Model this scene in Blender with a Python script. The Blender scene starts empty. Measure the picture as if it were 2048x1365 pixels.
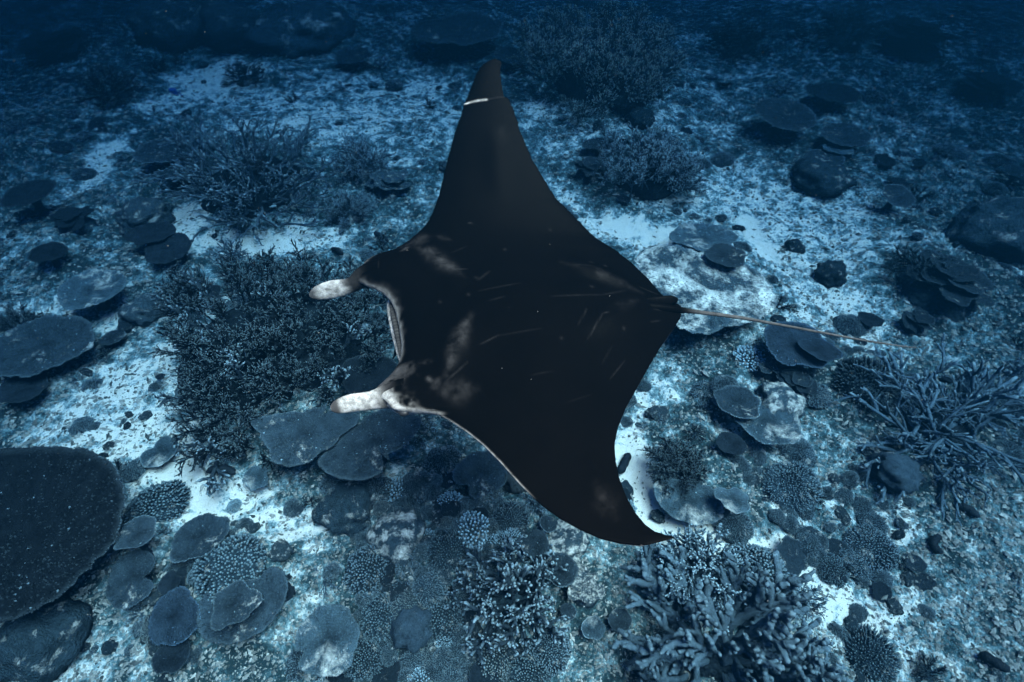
import bpy, math, random
import numpy as np
from mathutils import Vector, Matrix

# ------------------------------------------------------------------ camera, world, sun, exposure
scene = bpy.context.scene
W, HP, F = 2048.0, 1365.0, 1051.0            # photograph size, focal length in its pixels
CAM_H, PITCH = 5.2, math.radians(48)
cam_d = bpy.data.cameras.new('camera'); cam = bpy.data.objects.new('camera', cam_d)
scene.collection.objects.link(cam); scene.camera = cam
cam.location = (0, 0, CAM_H); cam.rotation_euler = (math.radians(90) - PITCH, 0, 0)
cam_d.sensor_width = 36.0; cam_d.lens = 36.0 * F / W
cam_d.clip_start = 0.05; cam_d.clip_end = 500.0

SUN_EL, SUN_AZ = math.radians(71), math.radians(105)     # high sun from the right
world = bpy.data.worlds.new('World'); scene.world = world; world.use_nodes = True
wn = world.node_tree.nodes; wl = world.node_tree.links; wn.clear()
sky = wn.new('ShaderNodeTexSky'); sky.sky_type = 'NISHITA'; sky.sun_disc = False
sky.sun_elevation = SUN_EL; sky.sun_rotation = SUN_AZ
bg = wn.new('ShaderNodeBackground'); bg.inputs['Strength'].default_value = 0.06
wo = wn.new('ShaderNodeOutputWorld')
wl.new(sky.outputs[0], bg.inputs[0]); wl.new(bg.outputs[0], wo.inputs[0])
sun_d = bpy.data.lights.new('sun', 'SUN'); sun = bpy.data.objects.new('sun', sun_d)
scene.collection.objects.link(sun)
sun_d.energy = 5.0; sun_d.angle = math.radians(38); sun_d.color = (1.0, 0.705, 0.485)
sdir = Vector((math.sin(SUN_AZ) * math.cos(SUN_EL), math.cos(SUN_AZ) * math.cos(SUN_EL), math.sin(SUN_EL)))
sun.rotation_euler = sdir.to_track_quat('Z', 'Y').to_euler(); sun.location = (9, -2, 20)
vs = scene.view_settings
vs.view_transform = 'Standard'; vs.look = 'None'; vs.gamma = 1.0; vs.exposure = 4.92
vs.use_curve_mapping = False
scene.render.engine = 'CYCLES'
scene.cycles.use_denoising = True
scene.cycles.volume_bounces = 1
scene.cycles.max_bounces = 5; scene.cycles.diffuse_bounces = 2; scene.cycles.glossy_bounces = 2
scene.cycles.sample_clamp_indirect = 4.0

C = scene.collection
PI = math.pi
RNG = np.random.default_rng(7)

# ------------------------------------------------------------------ pixel <-> world
FWD = np.array([0, math.cos(PITCH), -math.sin(PITCH)])
UPV = np.array([0, math.sin(PITCH), math.cos(PITCH)])
RGT = np.array([1.0, 0, 0])
CAMP = np.array([0, 0, CAM_H])
def ray(x, y):
    x = np.asarray(x, float); y = np.asarray(y, float)
    return FWD + ((x - W / 2) / F)[..., None] * RGT + ((HP / 2 - y) / F)[..., None] * UPV
def at(x, y, z=0.0):
    d = ray(x, y); t = (z - CAM_H) / d[..., 2]
    return CAMP + np.asarray(t)[..., None] * d
def depth(p): return float(np.dot(np.asarray(p) - CAMP, FWD))
def elev(p):
    v = np.asarray(p) - CAMP
    return math.asin(-v[2] / np.linalg.norm(v))

# ------------------------------------------------------------------ numpy noise
def _h(ix, iy, iz, s):
    n = (ix.astype(np.int64) * 374761393 + iy.astype(np.int64) * 668265263 + iz.astype(np.int64) * 2147483647 + s * 974711) & 0x7fffffff
    n = ((n ^ (n >> 13)) * 1274126177) & 0x7fffffff
    n = ((n ^ (n >> 15)) * 1911520717) & 0x7fffffff
    return ((n ^ (n >> 16)) & 0xffff) / 65535.0
def vnoise(p, s=0):
    p = np.asarray(p, float)
    if p.shape[-1] == 2: p = np.concatenate([p, np.zeros(p.shape[:-1] + (1,))], -1)
    i = np.floor(p); f = p - i; f = f * f * f * (f * (f * 6 - 15) + 10)
    x, y, z = i[..., 0], i[..., 1], i[..., 2]; u, v, w = f[..., 0], f[..., 1], f[..., 2]
    def c(a, b, d): return _h(x + a, y + b, z + d, s)
    x00 = c(0,0,0)*(1-u)+c(1,0,0)*u; x10 = c(0,1,0)*(1-u)+c(1,1,0)*u
    x01 = c(0,0,1)*(1-u)+c(1,0,1)*u; x11 = c(0,1,1)*(1-u)+c(1,1,1)*u
    return ((x00*(1-v)+x10*v)*(1-w) + (x01*(1-v)+x11*v)*w) * 2 - 1
def fbm(p, o=4, s=0):
    a, t = 1.0, 0.0
    p = np.asarray(p, float)
    for k in range(o):
        t = t + a * vnoise(p * 2 ** k + 13.7 * k, s + k); a *= 0.5
    return t / 1.6

# ------------------------------------------------------------------ seabed: sand channels, reef mounds
SAND = [  # pixel centre, radii, strength: the pale sand between the corals
 (200,340,34,70,1),(395,448,60,30,1),(500,488,150,26,1),(640,470,90,30,.6),(430,160,110,32,.9),(370,205,90,35,.6),(310,115,50,30,.5),
 (840,200,50,60,.6),(640,255,80,50,.6),(720,210,50,40,.5),(110,618,90,26,.9),(215,645,45,28,.8),(90,545,60,18,.5),
 (290,770,80,60,.8),(170,850,130,60,.75),(270,870,110,60,.75),(400,950,95,45,.9),(480,1000,150,48,.95),(590,1040,130,45,1),
 (300,985,60,60,.6),(190,1300,130,55,.8),(60,1340,90,45,.7),(560,1290,60,60,.45),(50,860,60,40,.5),
 (1240,460,95,30,1),(1330,480,90,34,.9),(1510,475,34,75,1),(1600,480,120,70,.6),(1560,570,60,50,.6),(1720,500,80,50,.5),(1500,390,110,60,.6),
 (1430,330,70,40,.5),(1285,990,42,120,1.2),(1350,1060,100,40,1.2),(1480,1075,110,30,1),(1290,830,46,40,.7),(1440,868,40,24,.9),(1330,790,40,40,.5),
 (1600,1150,100,60,.8),(1680,1215,110,55,.85),(1740,1290,90,45,.8),(1860,1320,100,45,.7),(1910,1200,70,50,.5),(2020,560,50,40,.7),(1960,525,40,25,.6),
 (1700,935,70,55,.65),(1640,890,40,30,.5),(1760,730,90,40,.5),(1690,640,90,60,.65),(1780,1060,90,60,.6),(1790,650,60,30,.5),(1880,770,60,50,.4),
 (1550,450,330,170,.50),(1650,650,260,140,.45),(1760,1140,320,230,.45),(250,830,260,150,.5),(700,240,300,130,.40),(1250,270,260,110,.38),(1950,760,160,200,.3),(1500,130,420,90,.25),(1300,600,200,200,.3),
 (1290,600,60,60,.5),(1120,400,60,40,.5),(800,770,60,30,.2),(420,640,20,20,.2),(1340,245,80,40,.35),(1780,330,60,60,.45),(1700,260,60,40,.3),
 (1900,450,80,50,.4),(240,740,50,50,.6),(350,900,40,60,.8),(640,1100,60,40,.5),(820,1090,60,40,.45),(1500,820,60,40,.4),(1180,230,60,20,.3),(1080,230,40,30,.4)]
BED = [  # pixel centre, radii, strength: dark beds of reef between the sand; those at the view's edges paint in vignette shade
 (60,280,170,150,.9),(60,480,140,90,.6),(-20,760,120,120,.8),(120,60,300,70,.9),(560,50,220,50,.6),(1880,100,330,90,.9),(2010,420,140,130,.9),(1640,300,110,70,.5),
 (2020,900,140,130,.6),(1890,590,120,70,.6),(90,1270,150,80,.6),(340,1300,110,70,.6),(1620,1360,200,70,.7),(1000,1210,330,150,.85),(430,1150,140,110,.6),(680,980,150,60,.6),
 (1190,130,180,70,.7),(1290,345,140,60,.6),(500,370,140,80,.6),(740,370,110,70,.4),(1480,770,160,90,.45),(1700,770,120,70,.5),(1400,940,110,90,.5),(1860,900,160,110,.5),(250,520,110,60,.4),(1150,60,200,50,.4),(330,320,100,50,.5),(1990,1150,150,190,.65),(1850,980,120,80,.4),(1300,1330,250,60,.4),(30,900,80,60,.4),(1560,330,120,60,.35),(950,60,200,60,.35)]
MOUND = [ # pixel centre, radii, height: where the reef stands up
 (560,720,240,190,.22),(660,890,190,90,.20),(1000,1150,330,200,.28),(1450,560,150,110,.18),(1560,740,200,120,.20),(1380,950,120,110,.16),
 (1430,1250,190,150,.22),(460,1170,160,120,.20),(60,1080,220,200,.25),(1890,880,170,120,.18),(1890,560,130,80,.25),(1190,130,170,90,.45),
 (500,370,150,100,.2),(340,60,90,60,.5),(600,50,160,50,.5),(1750,60,300,60,.5),(900,70,120,40,.3),(100,480,150,60,.2),(60,300,120,80,.25),(1650,240,120,60,.2),(1290,330,160,80,.2)]
def world_blob(x, y, rx, ry):
    p = at(x, y, 0.0); d = depth(p); e = max(elev(p), .16)
    return p[0], p[1], rx * d / F, ry * d / F / math.sin(e)
SANDW = np.array([world_blob(*b[:4]) + (b[4],) for b in SAND])
BED_AND_EDGE_SHADEW = np.array([world_blob(*b[:4]) + (b[4],) for b in BED])
MOUNDW = np.array([world_blob(*b[:4]) + (b[4],) for b in MOUND])
def sand_at(xy, detail=True):
    xy = np.asarray(xy, float)
    q = xy
    if detail:
        w = np.stack([fbm(xy * 1.3, 3, 31), fbm(xy * 1.3 + 40, 3, 32)], -1)
        q = xy + .28 * w
    m = np.zeros(q.shape[:-1])
    for cx, cy, rx, ry, s in SANDW:
        d2 = ((q[..., 0] - cx) / rx) ** 2 + ((q[..., 1] - cy) / ry) ** 2
        m = np.maximum(m, s * np.exp(-np.maximum(d2 - .25, 0) * 1.15))
    for cx, cy, rx, ry, s in BED_AND_EDGE_SHADEW:
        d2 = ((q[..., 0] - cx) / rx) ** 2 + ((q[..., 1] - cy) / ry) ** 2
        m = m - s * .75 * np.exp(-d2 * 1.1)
    # away from the charted channels the sand goes on in the same patchy way
    far = np.clip((np.hypot(xy[..., 0], xy[..., 1] - 6) - 13) / 5, 0, 1)
    m = np.maximum(m, far * np.clip(fbm(xy * .25, 3, 77) * 1.2, 0, .7))
    return np.clip(m, -.7, 1.2)
def ground(xy):
    xy = np.asarray(xy, float)
    s = np.clip(sand_at(xy), 0, 1)
    h = .10 * fbm(xy * .35, 3, 3)
    for cx, cy, rx, ry, a in MOUNDW:
        d2 = ((xy[..., 0] - cx) / rx) ** 2 + ((xy[..., 1] - cy) / ry) ** 2
        h = h + a * np.exp(-d2 * 1.1)
    rough = 1 - .70 * s
    h = h + rough * (.075 * fbm(xy * 2.3, 4, 11) + .10 * np.abs(fbm(xy * 5.0, 3, 15)) * (1 + .0 * s) + .020 * fbm(xy * 19, 2, 21)) - .05 * s
    return h
def put(x, y, lift=0.0):
    """the spot on the seabed that shows at pixel x, y (lift metres above the bottom)"""
    z = 0.0
    for _ in range(4):
        p = at(x, y, z); z = float(ground(p[None, :2])[0]) + lift
    return at(x, y, z)
def gz(p): return float(ground(np.array([[p[0], p[1]]]))[0])

# ------------------------------------------------------------------ mesh helpers
def mesh(name, V, Fs, attrs=None, smooth=True):
    me = bpy.data.meshes.new(name)
    V = np.asarray(V, np.float32); groups = Fs if isinstance(Fs, (list, tuple)) else [Fs]
    groups = [np.asarray(g, np.int32) for g in groups if len(g)]
    nl = sum(g.size for g in groups); npoly = sum(len(g) for g in groups)
    me.vertices.add(len(V)); me.vertices.foreach_set('co', V.ravel())
    me.loops.add(nl); me.polygons.add(npoly)
    me.loops.foreach_set('vertex_index', np.concatenate([g.ravel() for g in groups]))
    tot = np.concatenate([np.full(len(g), g.shape[1], np.int32) for g in groups])
    st = np.concatenate([[0], np.cumsum(tot)[:-1]]).astype(np.int32)
    me.polygons.foreach_set('loop_start', st)
    me.polygons.foreach_set('use_smooth', np.full(npoly, smooth))
    for k, a in (attrs or {}).items():
        at_ = me.attributes.new(k, 'FLOAT', 'POINT'); at_.data.foreach_set('value', np.asarray(a, np.float32))
    me.update(calc_edges=True); me.validate()
    return me
class MB:
    """collects pieces of one mesh"""
    def __init__(s): s.V, s.T, s.Q, s.A, s.n = [], [], [], [], 0
    def add(s, V, T=(), Q=(), a=0.0):
        V = np.asarray(V, float)
        if len(T): s.T.append(np.asarray(T) + s.n)
        if len(Q): s.Q.append(np.asarray(Q) + s.n)
        s.A.append(np.broadcast_to(np.asarray(a, float), (len(V),))); s.V.append(V); s.n += len(V)
    def get(s):
        V = np.concatenate(s.V); A = np.concatenate(s.A)
        return V, [np.concatenate(g) for g in (s.T, s.Q) if g], A
    def mesh(s, name, smooth=True):
        V, Fs, A = s.get(); return mesh(name, V, Fs, {'tip': A}, smooth)
def grid_faces(nu, nv, wrap=False):
    i, j = np.meshgrid(np.arange(nu - 1), np.arange(nv if wrap else nv - 1), indexing='ij')
    j2 = (j + 1) % nv
    return np.stack([i*nv+j, (i+1)*nv+j, (i+1)*nv+j2, i*nv+j2], -1).reshape(-1, 4)
def tube(path, rad, sides=6, ref=(0.31, 0.2, 0.93), flat=None):
    path = np.asarray(path, float); rad = np.asarray(rad, float); n = len(path)
    t = np.gradient(path, axis=0); t /= np.linalg.norm(t, axis=1)[:, None] + 1e-9
    a = np.cross(t, np.asarray(ref)); bad = np.linalg.norm(a, axis=1) < .05
    if bad.any(): a[bad] = np.cross(t[bad], np.array([1., 0, 0]))
    a /= np.linalg.norm(a, axis=1)[:, None]; b = np.cross(t, a)
    th = np.arange(sides) * 2 * PI / sides
    ra, rb = (rad, rad) if flat is None else (rad, rad * flat)
    ra = np.broadcast_to(ra, (n,)); rb = np.broadcast_to(rb, (n,))
    V = path[:, None] + (ra[:, None] * np.cos(th))[..., None] * a[:, None] + (rb[:, None] * np.sin(th))[..., None] * b[:, None]
    V = np.concatenate([V.reshape(-1, 3), path[:1], path[-1:] + t[-1:] * rad[-1] * .8])
    Q = grid_faces(n, sides, True)
    k = np.arange(sides); k2 = (k + 1) % sides; e = (n - 1) * sides
    T = np.concatenate([np.stack([np.full(sides, n*sides), k, k2], 1)[:, ::1], np.stack([np.full(sides, n*sides+1), e+k2, e+k], 1)])
    par = np.concatenate([np.repeat(np.linspace(0, 1, n), sides), [0, 1]])
    return V, T, Q, par

def obj(name, me, mat=None, parent=None):
    o = bpy.data.objects.new(name, me); C.objects.link(o)
    if mat is not None and not me.materials: me.materials.append(mat)
    if parent is not None: o.parent = parent
    return o
def tag(o, label=None, cat=None, group=None, kind=None):
    if label: o['label'] = label
    if cat: o['category'] = cat
    if group: o['group'] = group
    if kind: o['kind'] = kind
    return o
def thing(name, loc, label, cat, group=None, rot=(0, 0, 0), sc=1.0):
    o = bpy.data.objects.new(name, None); C.objects.link(o); o.empty_display_size = .1
    o.location = loc; o.rotation_euler = rot; o.scale = (sc,) * 3 if np.isscalar(sc) else sc
    return tag(o, label, cat, group)
def copy_thing(src, loc, rot, sc, label, group):
    r = src.copy(); C.objects.link(r); r.location = loc; r.rotation_euler = rot
    r.scale = (sc,) * 3 if np.isscalar(sc) else sc
    r['label'] = label
    if group: r['group'] = group
    elif 'group' in r: del r['group']
    for ch in src.children:
        c = ch.copy(); C.objects.link(c); c.parent = r
    return r

# ------------------------------------------------------------------ materials
def nmat(name):
    m = bpy.data.materials.new(name); m.use_nodes = True
    nt = m.node_tree; b = nt.nodes['Principled BSDF']
    return m, nt, b
def N(nt, t, **kw):
    n = nt.nodes.new(t)
    for k, v in kw.items():
        if k in n.inputs: n.inputs[k].default_value = v
        else: setattr(n, k, v)
    return n
def mixc(nt, f, a, b, blend='MIX'):
    m = nt.nodes.new('ShaderNodeMix'); m.data_type = 'RGBA'; m.blend_type = blend
    for s, v in ((0, f), (6, a), (7, b)):
        if hasattr(v, 'links') or hasattr(v, 'is_output'): nt.links.new(v, m.inputs[s])
        else: m.inputs[s].default_value = v if s == 0 else (*v, 1)
    return m.outputs[2]
def math_(nt, op, a, b=0.0, clamp=False):
    m = nt.nodes.new('ShaderNodeMath'); m.operation = op; m.use_clamp = clamp
    for s, v in ((0, a), (1, b)):
        if hasattr(v, 'is_output'): nt.links.new(v, m.inputs[s])
        else: m.inputs[s].default_value = v
    return m.outputs[0]
def ramp(nt, f, lo, hi):
    m = nt.nodes.new('ShaderNodeMapRange'); m.inputs[1].default_value = lo; m.inputs[2].default_value = hi
    nt.links.new(f, m.inputs[0]); return m.outputs[0]
SANDC = (.78, .71, .60)
def coral_mat(name, col, tip=(.42, .40, .36), cell=60., bump=.5, dust=0.0, radial=0.0, rough=.85, size=.012):
    m, nt, b = nmat(name); L = nt.links
    tc = N(nt, 'ShaderNodeTexCoord'); at_ = N(nt, 'ShaderNodeAttribute', attribute_name='tip')
    oi = N(nt, 'ShaderNodeObjectInfo')
    nz = N(nt, 'ShaderNodeTexNoise', Scale=7.0, Detail=5.0); L.new(tc.outputs['Object'], nz.inputs['Vector'])
    nf = N(nt, 'ShaderNodeTexNoise', Scale=70.0, Detail=3.0); L.new(tc.outputs['Object'], nf.inputs['Vector'])
    vo = N(nt, 'ShaderNodeTexVoronoi', Scale=cell); L.new(tc.outputs['Object'], vo.inputs['Vector'])
    col = (col[0] * .60, col[1] * .92, col[2] * 1.15); tip = (tip[0] * .72, tip[1] * .97, tip[2] * 1.1)
    dark = tuple(c * .55 for c in col); lite = tuple(min(1, c * 1.35 + .003) for c in col)
    c = mixc(nt, ramp(nt, nz.outputs[0], .3, .7), dark, lite)
    c = mixc(nt, ramp(nt, vo.outputs['Distance'], .5, .05), c, lite)     # pale polyps
    hs = N(nt, 'ShaderNodeHueSaturation'); L.new(c, hs.inputs['Color'])
    L.new(ramp(nt, oi.outputs['Random'], -.6, 1.6), hs.inputs['Value'])
    hs.inputs['Value'].default_value = 1
    vr = nt.nodes.new('ShaderNodeMapRange'); vr.inputs[3].default_value = .7; vr.inputs[4].default_value = 1.2
    L.new(oi.outputs['Random'], vr.inputs[0]); L.new(vr.outputs[0], hs.inputs['Value'])
    c = mixc(nt, at_.outputs['Fac'], hs.outputs[0], tip)
    ns = N(nt, 'ShaderNodeTexNoise', Scale=26.0, Detail=4.0, Roughness=.7); L.new(tc.outputs['Object'], ns.inputs['Vector'])
    c = mixc(nt, math_(nt, 'MULTIPLY', ramp(nt, ns.outputs[0], .56, .74), .35), c, tuple(min(1, v * 2.4) for v in col))
    c = mixc(nt, math_(nt, 'MULTIPLY', ramp(nt, ns.outputs[0], .46, .30), .5), c, tuple(v * .35 for v in col))
    if dust:
        nd = N(nt, 'ShaderNodeTexNoise', Scale=2.2, Detail=12.0, Roughness=.72); L.new(tc.outputs['Object'], nd.inputs['Vector'])
        geo = N(nt, 'ShaderNodeNewGeometry'); sx = N(nt, 'ShaderNodeSeparateXYZ'); L.new(geo.outputs['Normal'], sx.inputs[0])
        up = ramp(nt, sx.outputs[2], .35, .85)
        f = math_(nt, 'MULTIPLY', ramp(nt, nd.outputs[0], .66 - .3 * dust, .84 - .3 * dust), up, True)
        c = mixc(nt, f, c, SANDC)
    L.new(c, b.inputs['Base Color']); b.inputs['Roughness'].default_value = rough
    b.inputs['Specular IOR Level'].default_value = .06
    h = math_(nt, 'SUBTRACT', 1.0, vo.outputs['Distance'])
    h = math_(nt, 'ADD', h, math_(nt, 'MULTIPLY', nf.outputs[0], .6))
    if radial:
        sp = N(nt, 'ShaderNodeSeparateXYZ'); L.new(tc.outputs['Object'], sp.inputs[0])
        ang = math_(nt, 'ARCTAN2', sp.outputs[1], sp.outputs[0])
        wob = math_(nt, 'ADD', math_(nt, 'MULTIPLY', ang, radial), math_(nt, 'MULTIPLY', nz.outputs[0], 7.0))
        h = math_(nt, 'ADD', h, math_(nt, 'MULTIPLY', math_(nt, 'SINE', wob), .16))
    bp = N(nt, 'ShaderNodeBump', Strength=bump, Distance=size); L.new(h, bp.inputs['Height'])
    L.new(bp.outputs[0], b.inputs['Normal'])
    return m
M = {
 'plate':   coral_mat('plate_coral_grey', (0.031, 0.032, 0.031), (.46, .45, .42), 55, .8, .25, 110),
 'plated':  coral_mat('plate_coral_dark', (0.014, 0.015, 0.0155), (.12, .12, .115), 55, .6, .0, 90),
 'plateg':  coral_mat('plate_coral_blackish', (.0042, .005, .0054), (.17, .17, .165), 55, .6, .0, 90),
 'platep':  coral_mat('plate_coral_pale', (0.085, 0.088, 0.082), (.55, .53, .48), 60, 1.0, .42, 120),
 'plateb':  coral_mat('plate_coral_blue', (0.022, 0.024, 0.026), (.30, .36, .42), 60, .9, .0, 90),
 'sandy':   coral_mat('plate_coral_sanded', (0.060, 0.062, 0.058), (.46, .44, .40), 40, .9, .66, 0),
 'finger':  coral_mat('finger_coral_grey', (0.052, 0.054, 0.052), (.28, .275, .255), 90, .5),
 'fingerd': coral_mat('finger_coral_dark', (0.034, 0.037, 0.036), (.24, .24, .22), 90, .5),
 'fingerb': coral_mat('finger_coral_brown', (0.062, 0.048, 0.038), (.30, .27, .23), 90, .5),
 'fingerp': coral_mat('finger_coral_pale', (0.225, 0.225, 0.210), (.62, .60, .55), 90, .5),
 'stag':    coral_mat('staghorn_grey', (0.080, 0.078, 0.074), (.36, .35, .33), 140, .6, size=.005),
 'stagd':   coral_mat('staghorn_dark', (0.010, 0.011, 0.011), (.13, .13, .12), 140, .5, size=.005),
 'stagw':   coral_mat('staghorn_white_tipped', (.034, .034, .033), (.27, .26, .245), 140, .6, size=.005),
 'stagb':   coral_mat('staghorn_brown', (0.053, 0.042, 0.034), (.30, .27, .22), 140, .5, size=.005),
 'antler':  coral_mat('antler_coral', (0.095, 0.095, 0.092), (.30, .29, .27), 140, .4, size=.004),
 'rock':    coral_mat('reef_rock', (0.071, 0.071, 0.065), (.3, .3, .28), 22, .9, .45, size=.03),
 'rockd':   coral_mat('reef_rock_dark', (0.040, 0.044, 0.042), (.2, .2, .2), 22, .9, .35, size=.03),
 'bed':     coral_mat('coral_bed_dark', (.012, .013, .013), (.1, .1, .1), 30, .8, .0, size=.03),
 'rockb':   coral_mat('boulder_coral_blue', (0.058, 0.060, 0.060), (.3, .3, .3), 40, .7, .2, size=.02),
 'cuke':    coral_mat('sea_cucumber_skin', (0.013, 0.013, 0.013), (.05, .05, .05), 60, .6, size=.008, rough=.6),
}
# sand and rubble
def ground_mat():
    m, nt, b = nmat('sand_and_rubble'); L = nt.links
    tc = N(nt, 'ShaderNodeTexCoord'); a = N(nt, 'ShaderNodeAttribute', attribute_name='sand')
    def noise(s, d, r):
        n = N(nt, 'ShaderNodeTexNoise', Scale=s, Detail=d, Roughness=r); L.new(tc.outputs['Object'], n.inputs['Vector']); return n.outputs[0]
    n1, n2, n3, n4 = noise(5.2, 8.0, .62), noise(20.0, 7.0, .75), noise(90.0, 3.0, .5), noise(1.2, 4.0, .5)
    def part(n, k): return math_(nt, 'MULTIPLY', math_(nt, 'SUBTRACT', n, .5), k)
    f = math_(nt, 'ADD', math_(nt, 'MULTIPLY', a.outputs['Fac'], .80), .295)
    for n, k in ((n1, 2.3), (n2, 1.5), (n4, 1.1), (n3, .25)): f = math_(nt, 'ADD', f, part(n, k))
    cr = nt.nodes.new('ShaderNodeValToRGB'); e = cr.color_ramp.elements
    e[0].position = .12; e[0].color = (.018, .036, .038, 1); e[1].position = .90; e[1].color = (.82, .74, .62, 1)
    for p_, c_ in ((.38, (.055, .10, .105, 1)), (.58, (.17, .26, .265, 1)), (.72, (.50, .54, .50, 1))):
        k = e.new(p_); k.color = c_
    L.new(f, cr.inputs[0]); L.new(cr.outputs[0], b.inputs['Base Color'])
    b.inputs['Roughness'].default_value = .95; b.inputs['Specular IOR Level'].default_value = .1
    hh = math_(nt, 'ADD', n2, math_(nt, 'MULTIPLY', n3, .35))
    bp = N(nt, 'ShaderNodeBump', Strength=.9, Distance=.05); L.new(hh, bp.inputs['Height']); L.new(bp.outputs[0], b.inputs['Normal'])
    return m
M['ground'] = ground_mat()
def rubble_mat():
    m, nt, b = nmat('coral_rubble'); L = nt.links
    a = N(nt, 'ShaderNodeAttribute', attribute_name='tip')
    tc = N(nt, 'ShaderNodeTexCoord'); n = N(nt, 'ShaderNodeTexNoise', Scale=40.0, Detail=4.0); L.new(tc.outputs['Object'], n.inputs['Vector'])
    c = mixc(nt, a.outputs['Fac'], (.018, .030, .030), (.62, .57, .49))
    L.new(mixc(nt, ramp(nt, n.outputs[0], .35, .7), c, mixc(nt, .5, c, (.12, .12, .11))), b.inputs['Base Color'])
    b.inputs['Roughness'].default_value = .95; b.inputs['Specular IOR Level'].default_value = .1
    return m
M['rubble'] = rubble_mat()
def plain(name, col, rough=.6, spec=.3):
    m, nt, b = nmat(name)
    tc = N(nt, 'ShaderNodeTexCoord'); n = N(nt, 'ShaderNodeTexNoise', Scale=40.0); nt.links.new(tc.outputs['Object'], n.inputs['Vector'])
    nt.links.new(mixc(nt, n.outputs[0], tuple(c * .8 for c in col), tuple(c * 1.2 for c in col)), b.inputs['Base Color'])
    b.inputs['Roughness'].default_value = rough; b.inputs['Specular IOR Level'].default_value = spec
    return m
M['fishdark'] = plain('fish_dark', (.02, .025, .03)); M['fishblue'] = plain('fish_blue', (.04, .12, .40)); M['fishpale'] = plain('fish_pale', (.30, .40, .42))
M['eye'] = plain('eye_black', (.006, .006, .007), .45, .1)

# ------------------------------------------------------------------ the seabed sheet
def axis(lo, hi, step, end_lo, end_hi, growth=1.12):
    a = list(np.arange(lo, hi, step)); s = step
    while a[-1] < end_hi: s *= growth; a.append(a[-1] + s)
    s = step
    while a[0] > end_lo: s *= growth; a.insert(0, a[0] - s)
    return np.array(a)
gx = axis(-9.5, 9.5, .042, -62, 62); gy = axis(-1.2, 11, .042, -30, 80, 1.06)
GX, GY = np.meshgrid(gx, gy, indexing='ij'); XY = np.stack([GX, GY], -1).reshape(-1, 2)
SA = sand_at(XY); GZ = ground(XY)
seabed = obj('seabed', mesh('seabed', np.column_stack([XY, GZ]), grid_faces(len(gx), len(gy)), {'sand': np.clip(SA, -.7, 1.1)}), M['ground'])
tag(seabed, 'sandy seabed covered in coral rubble', kind='structure')

# loose rubble: broken coral sticks and lumps, far too many to count
def rubble():
    n = 235000
    px = RNG.uniform(-700, 2750, n); py = 30 + 1750 * RNG.uniform(0, 1, n) ** .85
    P = at(px, py, 0.05)[:, :2]
    s = np.clip(sand_at(P), 0, 1)
    keep = RNG.uniform(0, 1, n) < np.where(s > .8, .16, .95 - .45 * s)
    P, s = P[keep], s[keep]; n = len(P)
    z = ground(P)
    dist = np.hypot(P[:, 0], P[:, 1]) + 3
    size = (.007 + .020 * RNG.uniform(0, 1, n) ** 2.6) * (dist / 8) ** .6 * np.where(s > .8, .7, 1)
    base = np.array([[1,0,0],[0,1,0],[-1,0,0],[0,-1,0],[0,0,1],[0,0,-1]], float)
    T = np.array([[0,1,4],[1,2,4],[2,3,4],[3,0,4],[1,0,5],[2,1,5],[3,2,5],[0,3,5]])
    V = base[None] * size[:, None, None] * RNG.uniform(.55, 1.35, (n, 6, 1))
    stick = RNG.uniform(0, 1, n) < .22
    V[:, :, 0] *= np.where(stick, RNG.uniform(1.6, 2.8, n), 1.)[:, None]; V[:, :, 2] *= RNG.uniform(.6, 1.1, n)[:, None]
    a = RNG.uniform(0, 2 * PI, n); c, sn = np.cos(a)[:, None], np.sin(a)[:, None]
    X = V[:, :, 0] * c - V[:, :, 1] * sn; Y = V[:, :, 0] * sn + V[:, :, 1] * c
    V = np.stack([X + P[:, None, 0], Y + P[:, None, 1], V[:, :, 2] + (z + size * .25)[:, None]], -1)
    col = np.clip(RNG.normal(.34, .19, n) + .25 * s * RNG.uniform(-1, 1, n), 0, 1)
    me = mesh('rubble', V.reshape(-1, 3), (T[None] + 6 * np.arange(n)[:, None, None]).reshape(-1, 3), {'tip': np.repeat(col, 6)}, False)
    tag(obj('coral_rubble', me, M['rubble']), 'broken coral sticks and lumps strewn over the sand', 'rubble', kind='stuff')
rubble()

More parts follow.
